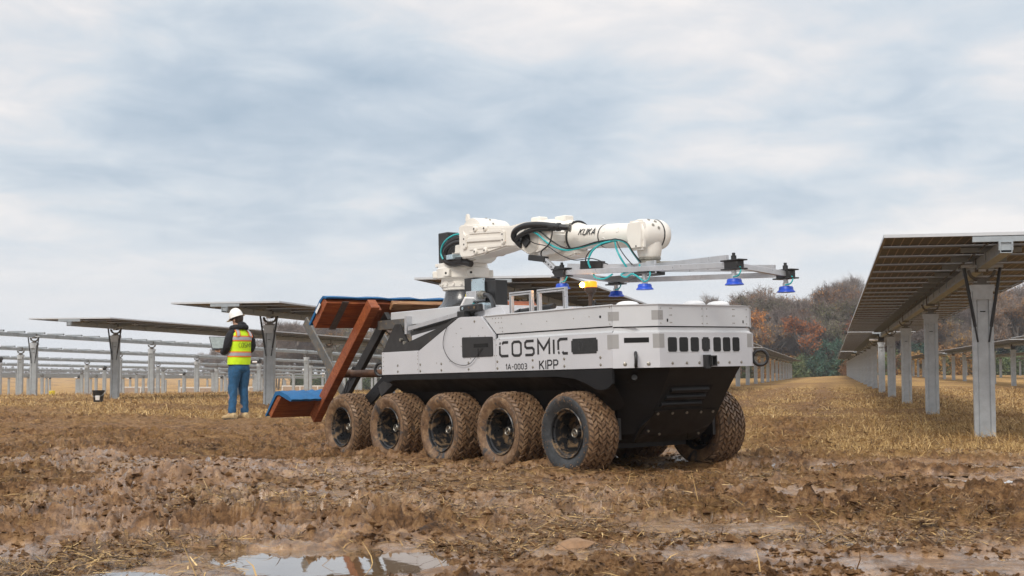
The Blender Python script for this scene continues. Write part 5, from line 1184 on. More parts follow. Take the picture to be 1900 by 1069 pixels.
# a torn dry husk lying in the near mud
hx, hy = at(1066, 0, 5.75), 5.75; hz_ = float(ground_h(np.array([hx]), np.array([hy]))[0])
hk = MB(); hk.smooth = True; V = []; hr_ = random.Random(4); wprof = (.012, .05, .062, .055, .035, .006)
for i in range(6):
    for j in range(5):
        u = (j - 2) / 2; V.append((-.09 + .036 * i + hr_.uniform(-.004, .004), u * wprof[i] * .85, .012 + .030 * (1 - u * u) * math.sin(i * .62) + hr_.uniform(-.004, .004)))
hk.add(V, [(i * 5 + j, i * 5 + j + 1, (i + 1) * 5 + j + 1, (i + 1) * 5 + j) for i in range(5) for j in range(4)]); hk.add([(x, y, z - .003) for x, y, z in V], [(i * 5 + j, i * 5 + j + 1, (i + 1) * 5 + j + 1, (i + 1) * 5 + j) for i in range(5) for j in range(4)])
ho_ = hk.build('dry_husk', mat('dry_husk', (.27, .155, .08), .7, 0, .25, 30)); ho_.location = (hx, hy, hz_ + .005); ho_.rotation_euler = (.25, -.1, .3)
tag(ho_, 'torn pale brown husk lying in the near mud below the front wheels', 'husk')
# ------------------------------------------------------------------ trees
def bark(name, c): return mat(name, c, .9, 0, .25, 2)
def leafmat(name, stops):
    m = bpy.data.materials.new(name); m.use_nodes = True; t = NT(m.node_tree); b = t.n['Principled BSDF']
    f = t.node('ShaderNodeAttribute', attribute_name='tone').outputs['Fac']; oi = t.node('ShaderNodeObjectInfo').outputs['Random']
    c = t.ramp(f, stops); hsv = t.node('ShaderNodeHueSaturation', ins={4: c}); t.put(hsv, 'Value', t.math('ADD', .72, t.math('MULTIPLY', oi, .55))); t.put(hsv, 'Hue', t.math('ADD', .49, t.math('MULTIPLY', oi, .02)))
    t.put(b, 'Base Color', hsv.outputs[0]); b.inputs['Roughness'].default_value = .9; return m
BK = bark('grey_bark', (0.132, 0.109, 0.090)); BT = leafmat('bare_twigs', [(0, (0.085, 0.065, 0.056)), (.6, (0.186, 0.147, 0.127)), (1, (0.295, 0.240, 0.209))])
LM = {'bare': BT, 'rust': leafmat('rust_leaves', [(0, (0.080, 0.048, 0.028)), (.5, (0.183, 0.092, 0.048)), (1, (0.293, 0.147, 0.069))]),
      'gold': leafmat('golden_leaves', [(0, (0.129, 0.070, 0.027)), (.5, (0.312, 0.163, 0.050)), (1, (0.512, 0.271, 0.073))]),
      'orange': leafmat('orange_leaves', [(0, (0.164, 0.070, 0.022)), (.5, (0.439, 0.163, 0.033)), (1, (0.695, 0.264, 0.050))]),
      'olive': leafmat('olive_leaves', [(0, (0.054, 0.056, 0.031)), (.5, (0.132, 0.127, 0.059)), (1, (0.232, 0.209, 0.093))]),
      'green': leafmat('dark_green_leaves', [(0, (0.012, 0.031, 0.023)), (.5, (0.034, 0.081, 0.056)), (1, (0.078, 0.147, 0.085))]),
      'hedge': leafmat('hedge_leaves', [(0, (0.031, 0.046, 0.022)), (.5, (0.093, 0.136, 0.054)), (1, (0.202, 0.217, 0.085))])}
def tree_meshes(seed, H_, spread, nleaf, lsz, dense, trunk_r=.20, low=.12, twigs=1.0):
    """trunk with limbs as tubes; crown = fine twigs and leaf clumps round the branch ends"""
    r = random.Random(seed); T = MB(); ends = []; segs = []
    def grow(p, d, L, R, lv):
        n = 3 if lv < 3 else 2; P = [p]; q = Vector(p); dd = Vector(d)
        for i in range(n):
            dd = (dd + Vector((r.gauss(0, .14), r.gauss(0, .14), r.gauss(.05, .08)))).normalized(); q = q + dd * (L / n); P.append(q.copy())
        if lv < 3: T.tube(P, (R, R * .62), 5 if lv < 2 else 3, False)
        segs.append((P[0], P[-1])); ends.append((P[-1], dd, lv))
        if lv >= 4: return
        for k in range(r.randint(3, 4) if lv else r.randint(5, 7)):
            t = r.uniform(.35, 1.0) if lv else r.uniform(low + .15, 1.0); b0 = P[0].lerp(P[-1], t) if lv else P[min(int(t * n), n - 1)].lerp(P[min(int(t * n) + 1, n)], t * n % 1)
            a = r.uniform(0, 2 * PI); side = Vector((math.cos(a), math.sin(a), r.uniform(.1, .9))); nd = (dd * .55 + side * spread).normalized()
            grow(b0, nd, L * r.uniform(.48, .66), R * .5, lv + 1)
    grow(Vector((0, 0, -.2)), Vector((r.uniform(-.05, .05), r.uniform(-.05, .05), 1)), H_ * .52, trunk_r, 0)
    zmax = max(e[0].z for e in ends); T.v = [(x * H_ / zmax, y * H_ / zmax, z * H_ / zmax) for x, y, z in T.v]; f_ = H_ / zmax
    tm = T.mesh('trunk', BK)
    E_ = [(e[0] * f_, e[1]) for e in ends if e[2] >= 2]; K = len(E_)
    c = np.array([e[0][:] for e in E_]); dv = np.array([e[1][:] for e in E_]); g = np.random.default_rng(seed)
    # twigs: thin triangles fanning out from the branch ends
    nt = int(2600 * twigs); i = g.integers(0, K, nt); dirs = dv[i] * .7 + g.normal(0, .55, (nt, 3)) + np.array([0, 0, .35]); dirs /= np.linalg.norm(dirs, axis=1)[:, None]
    L = g.uniform(.5, 1.5, nt) * H_ / 13; p0 = c[i] + g.normal(0, .22, (nt, 3)) * H_ / 13; sd_ = np.cross(dirs, g.normal(0, 1, (nt, 3))); sd_ /= np.linalg.norm(sd_, axis=1)[:, None]; sd_ *= .028
    V1 = np.stack([p0 - sd_, p0 + sd_, p0 + dirs * L[:, None]], 1).reshape(-1, 3); t1 = np.repeat(g.beta(2, 2, nt), 3)
    nl = nleaf; V2 = np.zeros((0, 3)); t2 = np.zeros(0)
    if nl:
        keep = g.random(K) < dense; ck = c[keep] if keep.any() else c; i = g.integers(0, len(ck), nl); ctr = ck[i] + g.normal(0, .42, (nl, 3)) * H_ / 13 * np.array([1, 1, .7])
        a = g.normal(0, 1, (nl, 3)); a /= np.linalg.norm(a, axis=1)[:, None]; b = np.cross(a, g.normal(0, 1, (nl, 3))); b /= np.linalg.norm(b, axis=1)[:, None]; s = (lsz * g.uniform(.5, 1.3, nl))[:, None]
        V2 = np.stack([ctr + a * s, ctr + b * s * .8, ctr - a * s * .9 - b * s * .35], 1).reshape(-1, 3); tc_ = g.beta(2, 2, len(ck))[i] * .55 + g.random(nl) * .45; t2 = np.repeat(tc_, 3)
    co = np.concatenate([V1, V2]); n = len(co) // 3; me = bpy.data.meshes.new('crown'); me.vertices.add(len(co)); me.vertices.foreach_set('co', co.astype(np.float32).reshape(-1))
    me.loops.add(n * 3); me.loops.foreach_set('vertex_index', np.arange(n * 3, dtype=np.int32)); me.polygons.add(n); me.polygons.foreach_set('loop_start', (np.arange(n) * 3).astype(np.int32)); me.polygons.foreach_set('loop_total', np.full(n, 3, np.int32))
    me.polygons.foreach_set('material_index', np.concatenate([np.zeros(nt, np.int32), np.ones(n - nt, np.int32)])); me.update(calc_edges=True)
    at_ = me.attributes.new('tone', 'FLOAT', 'POINT'); at_.data.foreach_set('value', np.concatenate([t1, t2]).astype(np.float32)); return tm, me
KIND = {}
def kind(key, label, cat, leaf, variants, **kw):
    L = []
    for v in range(variants):
        tm, cm2 = tree_meshes(hash((key, v)) % 1000 if False else 100 * len(KIND) + v * 7 + 3, **kw); cm2.materials.append(BT); cm2.materials.append(LM[leaf]); L.append((tm, cm2))
    KIND[key] = (label, cat, L)
kind('bare_tree', 'leafless grey-brown tree', 'tree', 'bare', 3, H_=13.5, spread=.75, nleaf=700, lsz=.10, dense=.5, twigs=2.6)
kind('rust_tree', 'tree with sparse rust-brown leaves', 'tree', 'rust', 2, H_=12, spread=.85, nleaf=4200, lsz=.15, dense=.8, twigs=1.4)
kind('golden_tree', 'tree with dull golden autumn leaves', 'tree', 'gold', 2, H_=11, spread=.9, nleaf=3600, lsz=.15, dense=.62, twigs=1.4)
kind('orange_tree', 'tree with bright orange autumn leaves', 'tree', 'orange', 1, H_=8.5, spread=.9, nleaf=4200, lsz=.16, dense=.8)
kind('olive_tree', 'tree with thinning olive-green leaves', 'tree', 'olive', 2, H_=11, spread=.9, nleaf=5000, lsz=.16, dense=.8, twigs=1.2)
KIND['evergreen_tree'] = ('dense dark green tree', 'tree', [])
KIND['bush'] = ('low green bush', 'bush', [])
def shrub_meshes(seed, H_, R_, nleaf, lsz):
    g = np.random.default_rng(seed); r = random.Random(seed); T = MB()
    for k in range(7):
        a = r.uniform(0, 6.28); e_ = Vector((math.cos(a) * R_ * .6, math.sin(a) * R_ * .6, H_ * r.uniform(.6, .9))); T.tube([(0, 0, -.2), (e_.x * .4, e_.y * .4, e_.z * .5), tuple(e_)], (.05, .02), 4)
    nc = 46; a = g.uniform(0, 2 * PI, nc); zc = g.random(nc) ** 1.1 * H_ * .86; rr_c = R_ * np.sqrt(g.random(nc)) * np.sqrt(np.clip(1.05 - (zc / H_) ** 2, .1, 1)); c = np.stack([rr_c * np.cos(a), rr_c * np.sin(a), zc], -1)
    i = g.integers(0, nc, nleaf); ctr = c[i] + g.normal(0, .30, (nleaf, 3)); ctr[:, 2] = np.abs(ctr[:, 2]) + .02
    a = g.normal(0, 1, (nleaf, 3)); a /= np.linalg.norm(a, axis=1)[:, None]; b = np.cross(a, g.normal(0, 1, (nleaf, 3))); b /= np.linalg.norm(b, axis=1)[:, None]; s = (lsz * g.uniform(.5, 1.3, nleaf))[:, None]
    V = np.stack([ctr + a * s, ctr + b * s * .8, ctr - a * s * .9 - b * s * .35], 1).reshape(-1, 3); me = bpy.data.meshes.new('crown'); n = nleaf
    me.vertices.add(len(V)); me.vertices.foreach_set('co', V.astype(np.float32).reshape(-1)); me.loops.add(n * 3); me.loops.foreach_set('vertex_index', np.arange(n * 3, dtype=np.int32)); me.polygons.add(n)
    me.polygons.foreach_set('loop_start', (np.arange(n) * 3).astype(np.int32)); me.polygons.foreach_set('loop_total', np.full(n, 3, np.int32)); me.update(calc_edges=True)
    at_ = me.attributes.new('tone', 'FLOAT', 'POINT'); at_.data.foreach_set('value', np.repeat(g.beta(2, 2, nc)[i] * .6 + g.random(n) * .4, 3).astype(np.float32)); return T.mesh('stems', BK), me
for key, leaf, nv, H_, R_ in (('bush', 'hedge', 3, 2.6, 1.9), ('evergreen_tree', 'green', 2, 5.2, 2.9)):
    L = []
    for v in range(nv):
        tm, cm2 = shrub_meshes(60 + v, H_, R_, 3200 if H_ < 4 else 5200, .15); cm2.materials.append(LM[leaf]); L.append((tm, cm2))
    KIND[key] = (KIND[key][0], KIND[key][1], L)
def dry_shrubs():
    L = []
    for v in range(2):
        tm, cm2 = shrub_meshes(80 + v, 3.4, 2.2, 3000, .13); cm2.materials.append(LM['rust' if v else 'gold']); L.append((tm, cm2))
    KIND['dry_bush'] = ('low brown bush', 'bush', L)
dry_shrubs()
tr = random.Random(21)
def plant(key, px, Y, where, s=None, group=None):
    label, cat, L = KIND[key]; tm, cm2 = tr.choice(L); x = at(px, 0, Y); z = gz1(x, Y); s = s or tr.uniform(.82, 1.15)
    if where in (W1, W2): lw = spot(px, Y, where == W2)
    else: lw = where
    e = thing(key, label + ' ' + lw, cat, (x, Y, z), 0, label + ' ' + lw)
    rz = tr.uniform(0, 6.28)
    t_ = place('trunk', tm, e, (0, 0, 0), (0, 0, rz), (s, s, s)); c_ = place('crown', cm2, e, (0, 0, 0), (0, 0, rz), (s, s, s)); return e
def spot(px, Y, left=False):
    rank = 'front of' if Y < 190 else 'second rank of' if Y < 199 else 'middle of' if Y < 223 else 'back of'
    if left:
        rank = 'front of' if Y < 241 else 'middle of' if Y < 259 else 'back of'
        return rank + (' the tree line beside the nearest posts' if px < 600 else ' the tree line behind the timber cradle' if px < 720 else ' the tree line behind the vehicle')
    w_ = ' the wood above the vehicle roof' if px < 1290 else ' the wood behind the gripper' if px < 1400 else ' the wood beside the vehicle front' if px < 1480 else ' the wood closing the grass aisle' if px < 1565 else ' the wood behind the right-hand row' if px < 1720 else ' the wood at the right edge'
    return rank + w_
W1 = 'in the wood beyond the right-hand rows'; W2 = 'in the far tree line left of the robot vehicle'
# wood on the right: front rank, middle ranks, taller back ranks
mixf = ['bare_tree', 'bare_tree', 'golden_tree', 'golden_tree', 'rust_tree', 'olive_tree', 'bare_tree', 'rust_tree', 'bare_tree', 'golden_tree']
for Y, px0, px1, st, sc in ((186, 1405, 2080, 30, .72), (194, 1180, 2090, 26, .80), (204, 1150, 2090, 25, .84), (216, 1130, 2090, 26, .90), (230, 1120, 2090, 24, .96), (246, 1110, 2080, 24, 1.02)):
    px = px0
    while px < px1:
        k = tr.choice(mixf); lowf = 1.0
        if px < 1290: k = tr.choice(['rust_tree', 'rust_tree', 'bare_tree', 'golden_tree'])
        env = np.interp(px, [1120, 1200, 1290, 1380, 1420, 1480, 1520, 1560, 1620, 1800, 2000], [.72, .86, .80, .98, 1.05, .88, .90, 1.12, 1.0, .98, 1.1])
        s = sc * tr.uniform(.88, 1.10) * env * (13.5 / {'bare_tree': 13.5, 'rust_tree': 12, 'golden_tree': 11, 'olive_tree': 11}[k]) * 1.02
        plant(k, px + tr.uniform(-9, 9), Y + tr.uniform(-4, 4), W1, s)
        px += st * tr.uniform(.75, 1.25)
plant('orange_tree', 1512, 181, 'standing out in the wood between the two rows', .95); plant('orange_tree', 1353, 184, W1, 1.1); plant('orange_tree', 1588, 184, W1, 1.0); plant('orange_tree', 1404, 182, W1, .8)
plant('evergreen_tree', 1540, 179, 'at the foot of the wood by the right-hand row', 1.0); plant('evergreen_tree', 1518, 183, W1, .8); plant('evergreen_tree', 1705, 183, W1, .9); plant('evergreen_tree', 1868, 184, W1, 1.0)
for px in range(1100, 2000, 12):
    plant('bush' if tr.random() < .6 else 'dry_bush', px + tr.uniform(-5, 5), 179 + tr.uniform(-3, 3), W1, tr.uniform(.7, 1.2))
    plant('dry_bush' if tr.random() < .6 else 'bush', px + tr.uniform(-5, 5), 190 + tr.uniform(-4, 4), W1, tr.uniform(1.0, 1.5))
for px in range(560, 1110, 22): plant('bush', px + tr.uniform(-8, 8), 228 + tr.uniform(-3, 3), W2, tr.uniform(.8, 1.2))
# thinner line of trees behind the vehicle and far to the left
for Y, st, sc in ((232, 20, .72), (250, 22, .80), (268, 22, .86)):
    px = 520
    while px < 1120:
        if px < 590: k = tr.choice(['bare_tree', 'bare_tree', 'rust_tree'])
        else: k = tr.choice(['olive_tree', 'olive_tree', 'bare_tree', 'golden_tree'])
        if px > 860: k = tr.choice(mixf)
        plant(k, px + tr.uniform(-6, 6), Y + tr.uniform(-6, 6), W2, sc * 1.25 * tr.uniform(.85, 1.12) * (1.0 if px > 590 else .92)); px += st * tr.uniform(.75, 1.3)
for px in (385, 400, 414, 428, 447, 462, 476, 490, 505): plant('bare_tree', px, 300 + tr.uniform(-10, 20), 'faint on the horizon about the person', tr.uniform(.5, .68))
for px in (470, 484, 498, 514): plant('bare_tree', px, 260 + tr.uniform(-5, 10), 'faint on the horizon about the person', tr.uniform(.62, .8))
# far-off woods that read as one low mass on the left horizon
def far_wood():
    g = np.random.default_rng(5); n = 9000; px = g.uniform(-700, 560, n); Y = g.uniform(760, 820, n); x = (px - 950) / FPX * Y; h = 3.2 + 2.4 * vnoise(px / 38, px * 0 + 3.3, 2) + 1.2 * vnoise(px / 9, px * 0 + 1.3, 4)
    z = g.random(n) ** .8 * h - 2.2; s = g.uniform(.5, 1.2, n); a = g.normal(0, 1, (n, 3)); a /= np.linalg.norm(a, axis=1)[:, None]; b = np.cross(a, g.normal(0, 1, (n, 3))); b /= np.linalg.norm(b, axis=1)[:, None]
    c = np.stack([x, Y, z], -1); V = np.stack([c + a * s[:, None], c + b * s[:, None], c - a * s[:, None]], 1).reshape(-1, 3)
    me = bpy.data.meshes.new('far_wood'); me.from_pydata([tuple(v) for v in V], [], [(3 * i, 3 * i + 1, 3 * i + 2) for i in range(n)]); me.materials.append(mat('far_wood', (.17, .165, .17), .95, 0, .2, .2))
    tag(place('far_wood', me), 'low hazy strip of distant woods on the left horizon', 'wood', kind='stuff')
far_wood()

# ------------------------------------------------------------------ the person
PX, PY = at(444, 0, 22.4), 22.4
pe = thing('person', 'person in yellow high-visibility vest, white hard hat and jeans, back turned, holding an open laptop', 'person', (PX, PY, float(ground_h(np.array([PX]), np.array([PY]))[0]) - .01), math.radians(47))
# body frame: +y is the way the chest faces, +x the person's right is -x seen from behind... (x to the left of the facing direction is -x)
def skin_obj(name, verts, edges, radii, m, sub=2, parent=pe, root=0):
    me = bpy.data.meshes.new(name); me.from_pydata(verts, edges, []); o = bpy.data.objects.new(name, me); C.objects.link(o)
    s = o.modifiers.new('Skin', 'SKIN'); s.use_smooth_shade = True; s.branch_smoothing = .4
    lay = me.skin_vertices[0] if me.skin_vertices else None
    for i, rd in enumerate(radii):
        rd = rd if isinstance(rd, tuple) else (rd, rd); lay.data[i].radius = rd; lay.data[i].use_root = (i == root)
    u = o.modifiers.new('Sub', 'SUBSURF'); u.levels = sub; u.render_levels = sub
    dg = bpy.context.evaluated_depsgraph_get(); me2 = bpy.data.meshes.new_from_object(o.evaluated_get(dg)); me2.name = name
    bpy.data.objects.remove(o); me2.materials.clear(); me2.materials.append(m)
    for p in me2.polygons: p.use_smooth = True
    return place(name, me2, parent)
# joints (metres); the person stands with the weight on both feet, elbows bent, head bowed towards the screen
# facing +y; left hand is at x<0? -> right-handed frame with z up and y forward puts the right side at +x
hipz, shz = .94, 1.42
body = [(0, 0, 1.0), (0, 0, 1.15), (0, .01, 1.32), (0, .02, 1.45), (0, .035, 1.52), (0, .07, 1.60), (0, .085, 1.69),
        (.17, .0, 1.42), (.25, -.03, 1.20), (.16, .20, 1.10), (.12, .30, 1.13), (-.17, .0, 1.42), (-.25, -.03, 1.20), (-.18, .20, 1.10), (-.13, .30, 1.13),
        (.09, 0, .92), (.10, .02, .50), (.11, 0, .09), (.115, .12, .04), (-.09, 0, .92), (-.12, .03, .50), (-.14, 0, .09), (-.145, .12, .04)]
bed = [(0, 1), (1, 2), (2, 3), (3, 4), (4, 5), (5, 6), (2, 7), (7, 8), (8, 9), (9, 10), (2, 11), (11, 12), (12, 13), (13, 14), (0, 15), (15, 16), (16, 17), (17, 18), (0, 19), (19, 20), (20, 21), (21, 22)]
brad = [.13, .12, .13, .07, .055, .078, .082, .055, .045, .035, .030, .055, .045, .035, .030, .08, .055, .04, .035, .08, .055, .04, .035]
skin_obj('body', body, bed, brad, M['skin'], 2)
# face and ears, hair
fc = sm(); fc.lathe([(0, -.012), (.012, -.008), (.014, .0), (.008, .02), (0, .026)], 10, (0, .165, 1.635), (0, 0, 1), cap=False)
for s_ in (-1, 1): fc.lathe([(0, -.03), (.012, -.02), (.016, 0), (.012, .02), (0, .03)], 10, (s_ * .082, .075, 1.64), (0, .2, 1), cap=False)
fc.build('face', M['skin'], pe)
ey = sm()
for s_ in (-1, 1): ey.lathe([(0, -.016), (.013, -.010), (.018, 0), (.013, .010), (0, .016)], 10, (s_ * .032, .155, 1.66), (0, 1, .0), cap=False)
ey.build('safety_glasses', M['blk'], pe)
gl = sm(); gl.tube([(-.085, .05, 1.665), (-.086, .11, 1.665), (-.06, .16, 1.662), (0, .178, 1.66), (.06, .16, 1.662), (.086, .11, 1.665), (.085, .05, 1.665)], .006, 6); gl.build('glasses_frame', M['blk'], pe)
mo = sm(); mo.tube([(-.022, .158, 1.598), (0, .164, 1.596), (.022, .158, 1.598)], .004, 6); mo.build('mouth', mat('lips', (.30, .12, .10), .5), pe)
hr = sm(); hr.lathe([(.0, 1.58), (.058, 1.585), (.076, 1.62), (.082, 1.66), (.082, 1.70), (.06, 1.73)], 24, (0, .040, 0), (0, 0, 1), cap=False); hr.build('hair', M['hair'], pe)
# hands: palm, four unequal curled fingers and a thumb, gripping the laptop edges
def hand(s_):
    b = sm(); wr = Vector((s_ * .125, .30, 1.13)); b.tube([wr, wr + Vector((-s_ * .005, .05, .005)), wr + Vector((-s_ * .012, .09, .005))], (.026, .034), 10)
    for k, (L, dx) in enumerate(((.075, -.028), (.085, -.009), (.080, .010), (.062, .028))):
        p = wr + Vector((dx, .085, .004)); b.tube([p, p + Vector((0, L * .5, -.008)), p + Vector((0, L * .85, .006)), p + Vector((0, L * .8, .022))], (.0095, .0075), 8)
    p = wr + Vector((-s_ * .028, .035, .01)); b.tube([p, p + Vector((-s_ * .022, .03, .012)), p + Vector((-s_ * .022, .062, .022))], (.011, .008), 8)
    b.build('hand', M['skin'], pe)
hand(1); hand(-1)
def rings(name, secs, m, seg=28, parent=pe, wob=0.0, capit=False):
    """loft through ellipses (cx, cy, z, rx, ry)"""
    b = sm(); V = []; rr2 = random.Random(len(secs))
    for j, (cx_, cy_, z, rx, ry) in enumerate(secs):
        for k in range(seg):
            a = 2 * PI * k / seg; f = 1 + wob * (math.sin(3 * a + j * 1.7) * .6 + rr2.uniform(-.5, .5)); c_, s_ = math.cos(a), math.sin(a)
            V.append((cx_ + rx * f * math.copysign(abs(c_) ** .85, c_), cy_ + ry * f * math.copysign(abs(s_) ** .85, s_), z + wob * .04 * math.sin(2 * a + j)))
    n = len(secs); F = [(i * seg + k, i * seg + (k + 1) % seg, (i + 1) * seg + (k + 1) % seg, (i + 1) * seg + k) for i in range(n - 1) for k in range(seg)]
    if capit: F += [tuple(range(seg)), tuple(range(n * seg - 1, (n - 1) * seg - 1, -1))]
    b.add(V, F); return b.build(name, m, parent)
# fleece: arms, torso and the hood bunched at the neck
flv = [(0, 0, .98), (0, 0, 1.10), (0, 0, 1.25), (0, 0, 1.38), (0, .02, 1.50), (.17, -.005, 1.42), (.235, -.03, 1.31), (.255, -.02, 1.18), (.22, .10, 1.105), (.15, .27, 1.12), (-.17, -.005, 1.42), (-.235, -.03, 1.31), (-.255, -.02, 1.18), (-.22, .10, 1.105), (-.15, .27, 1.12)]
fle = [(0, 1), (1, 2), (2, 3), (3, 4), (3, 5), (5, 6), (6, 7), (7, 8), (8, 9), (3, 10), (10, 11), (11, 12), (12, 13), (13, 14)]
flr = [(.155, .125), (.155, .125), (.165, .125), (.15, .115), (.075, .085), .088, .078, .068, .060, .045, .088, .078, .068, .060, .045]
skin_obj('fleece_jacket', flv, fle, flr, M['hoodie'], 2)
hd = sm(); hd.tube([(-.085, .09, 1.51), (-.115, .0, 1.515), (-.07, -.085, 1.525), (0, -.11, 1.53), (.07, -.085, 1.525), (.115, .0, 1.515), (.085, .09, 1.51)], .046, 12); hd.tube([(-.06, -.06, 1.56), (0, -.085, 1.575), (.06, -.06, 1.56)], .042, 12); hd.build('hood', M['hoodie'], pe)
VS = [(0, 0, .905, .195, .150), (0, -.003, .97, .197, .152), (0, -.004, 1.06, .196, .150), (0, -.004, 1.15, .198, .150), (0, -.004, 1.25, .203, .150), (0, -.006, 1.34, .205, .145), (0, -.008, 1.41, .195, .130), (0, -.002, 1.455, .155, .108), (0, .008, 1.495, .100, .085)]
rings('safety_vest', VS, M['vest'], wob=.018)
def band(name, z0, z1, m, ex):
    S = np.array(VS); q = []
    for z in np.linspace(z0, z1, 3):
        q.append(tuple([0, float(np.interp(z, S[:, 2], S[:, 1])), z, float(np.interp(z, S[:, 2], S[:, 3])) + ex, float(np.interp(z, S[:, 2], S[:, 4])) + ex]))
    return rings(name, q, m)
for z in (1.075, 1.335):
    band('orange_trim', z - .046, z + .046, M['orange'], .006); band('reflective_band', z - .027, z + .027, M['reflect'], .009)
for s_ in (-1, 1):
    for (wd_, ex, m_, nm_) in ((.085, .004, 'orange', 'orange_trim'), (.050, .007, 'reflect', 'reflective_band')):
        b = sm(); V = []
        for (y, z, xx) in ((-.148, 1.375, .125), (-.140, 1.415, .120), (-.118, 1.452, .112), (-.07, 1.490, .105), (0, 1.50, .100), (.07, 1.485, .105), (.115, 1.45, .115)):
            for dx in (-wd_ / 2, wd_ / 2): V.append((s_ * (xx + dx), y - ex * (1 if y < 0 else -1), z + ex - abs(dx) * .1 - (dx if dx > 0 else 0) * .5))
        b.add(V, [(2 * k, 2 * k + 1, 2 * k + 3, 2 * k + 2) for k in range(6)]); b.build(nm_, M[m_], pe)
g_ = ['c1', 'O', 'S', 'M', 'I', 'c2']; word('lettering', g_, (-.125, -.170, 1.190), (1, 0, 0), (0, 0, 1), .070, .0075, M['print'], pe, gap=.32, squeeze=(.25 / .062) / wlen(g_, .32))
# jeans with creased legs, belt of the fleece showing beneath the vest
rings('fleece_hem', [(0, .004, .885, .178, .135), (0, .004, .93, .183, .140)], M['hoodie'])
rings('jeans_seat', [(0, 0, .96, .160, .115), (0, -.01, .90, .172, .130), (0, -.015, .84, .178, .132), (0, -.01, .79, .165, .118), (0, 0, .75, .12, .09)], M['jeans'], capit=True)
for s_, off, fz in ((1, 0, 0), (-1, .0, 0)):
    x0, x1, x2 = s_ * .085, s_ * .105, s_ * .125
    secs = [(x0, -.01, .86, .095, .115), (x0, -.01, .78, .098, .112), (x0 + s_ * .005, 0, .68, .090, .100), (x1 - s_ * .01, .01, .58, .080, .088), (x1, .015, .50, .072, .078), (x1 + s_ * .004, .008, .44, .070, .074), (x1 + s_ * .008, 0, .36, .058, .068), (x2 - s_ * .008, -.005, .28, .064, .068), (x2, -.005, .21, .053, .062), (x2, 0, .155, .063, .068), (x2, 0, .11, .055, .064)]
    rings('jeans_leg', secs, M['jeans'], wob=.07)
    bt = sm(); a = s_ * .10
    R_ = Matrix.Translation((x2, 0, 0)) @ Matrix.Rotation(-a, 4, 'Z')
    sec = [(-.085, .045, .0, .085), (-.05, .052, .0, .13), (.0, .052, .0, .145), (.05, .052, .0, .12), (.10, .056, .0, .085), (.16, .055, .0, .07), (.205, .042, .0, .055), (.225, .015, .0, .035)]
    V = []
    for (y, hw, z0, z1) in sec:
        for k in range(12):
            t = 2 * PI * k / 12; V.append(tuple(R_ @ Vector((hw * math.cos(t), y, z0 + (z1 - z0) / 2 * (1 + math.sin(t) * (1 if math.sin(t) > 0 else 1)))) ))
    n = len(sec); bt.add(V, [(i * 12 + k, i * 12 + (k + 1) % 12, (i + 1) * 12 + (k + 1) % 12, (i + 1) * 12 + k) for i in range(n - 1) for k in range(12)] + [tuple(range(12)), tuple(range(n * 12 - 1, n * 12 - 13, -1))]); bo = bt.build('boot', M['boot'], pe)
    so_ = MB(); so_.prism([(-.09, -.045), (.0, -.050), (.10, -.056), (.19, -.045), (.23, -.012), (.23, .012), (.19, .045), (.10, .056), (0, .05), (-.09, .045)], -.012, .016, 2, 0, R_ @ Matrix.Rotation(PI / 2, 4, 'Z') @ Matrix.Scale(-1, 4, (0, 1, 0))); so_.build('sole', M['blkm'], bo)
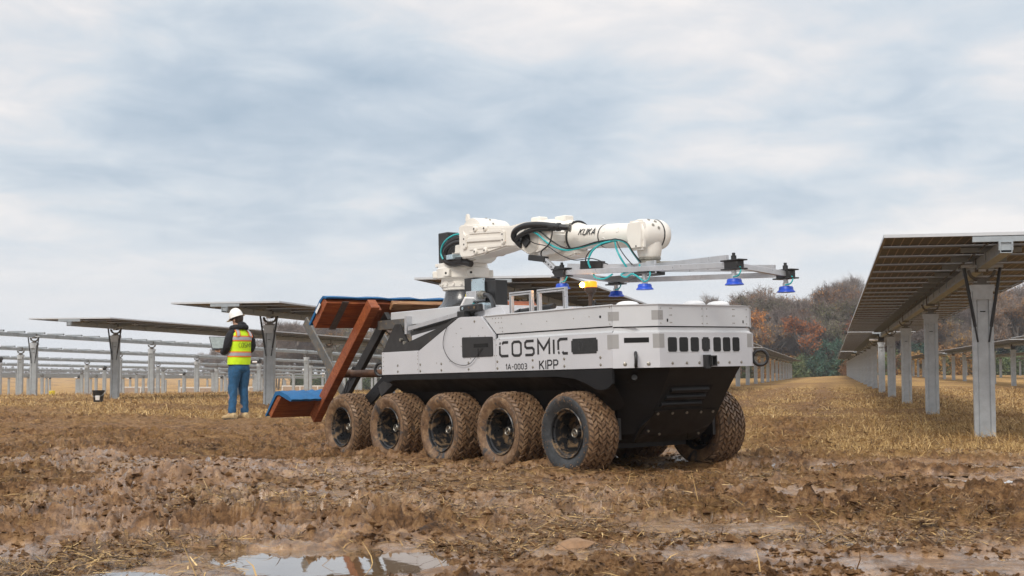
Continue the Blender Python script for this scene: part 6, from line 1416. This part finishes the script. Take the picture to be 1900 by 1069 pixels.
# hard hat, tipped forward
hh_ = sm(); hat0 = Vector((0, .075, 1.695)); ax = Vector((0, .34, .94))
hh_.lathe([(.118, -.012), (.118, .0), (.116, .02), (.110, .06), (.092, .10), (.06, .128), (.025, .140), (0, .142)], 36, hat0, ax, cap=False)
hh_.lathe([(.112, -.004), (.140, -.012), (.143, -.008), (.112, .004)], 36, hat0, ax, cap=False); hto = hh_.build('hard_hat', M['hat'], pe)
vz = sm(); q_ = Vector((0, 0, 1)).rotation_difference(ax).to_matrix(); V = []
for r_, z in ((.120, .002), (.185, -.022), (.187, -.017), (.120, .010)):
    for k in range(13):
        a = PI / 2 + (k - 6) * .13; f_ = 1 - abs(k - 6) / 6 * .22 if r_ > .15 else 1; V.append(tuple(hat0 + q_ @ Vector((r_ * f_ * math.cos(a), r_ * f_ * math.sin(a), z))))
vz.add(V, [(i * 13 + k, i * 13 + k + 1, (i + 1) * 13 + k + 1, (i + 1) * 13 + k) for i in range(3) for k in range(12)]); vz.build('hat_brim', M['hat'], hto)
rd = sm(); rd.tube([tuple(hat0 + q_ @ Vector((0, y, z))) for y, z in ((-.10, .075), (-.06, .125), (0, .147), (.06, .128), (.105, .075))], .010, 8); rd.build('hat_ridge', M['hat'], hto)
# the head is turned to the left, towards the screen
ca_ = math.radians(32); pv_ = Vector((0, .055, 0)); hm3 = Matrix.Rotation(ca_, 3, 'Z')
for o in pe.children:
    if o.name.split('.')[0] in ('face', 'safety_glasses', 'glasses_frame', 'mouth', 'hard_hat', 'hair'):
        o.rotation_euler = (0, 0, ca_); o.location = pv_ - hm3 @ pv_
# laptop: its own thing, resting in the hands
lt = thing('laptop', 'open dark laptop held in the hands of the person in the yellow vest', 'laptop')
lt.matrix_world = pe.matrix_basis.copy() @ Matrix.Translation((0.0, .40, 1.165)) @ Matrix.Rotation(math.radians(-4), 4, 'X')
MB().box(-.175, .175, -.12, .12, -.012, .006, None, .003).build('laptop_base', M['laptop'], lt)
MB().box(-.150, .150, -.03, .10, .006, .008).build('keyboard', M['blk'], lt)
Ls = Matrix.Translation((0, .12, .006)) @ Matrix.Rotation(math.radians(-20), 4, 'X')
sc_ = MB(); sc_.box(-.175, .175, -.004, .004, 0, .235, Ls, .002); lid = sc_.build('laptop_lid', M['laptop'], lt)
MB().box(-.162, .162, -.006, -.004, .018, .222, Ls).build('screen', M['screen'], lid)

# ------------------------------------------------------------------ the damp air of the morning
hzb = MB().box(-330, 330, -6, 420, -4, 26).mesh('haze', [])
hm_ = bpy.data.materials.new('damp_air'); hm_.use_nodes = True; ht = NT(hm_.node_tree); ht.n.clear()
pv = ht.node('ShaderNodeVolumePrincipled'); pv.inputs['Color'].default_value = (.86, .88, .92, 1); pv.inputs['Density'].default_value = .00045
ho = ht.node('ShaderNodeOutputMaterial'); ht.l.new(pv.outputs[0], ho.inputs['Volume'])
hzb.materials.append(hm_); tag(place('haze', hzb), kind='stuff')
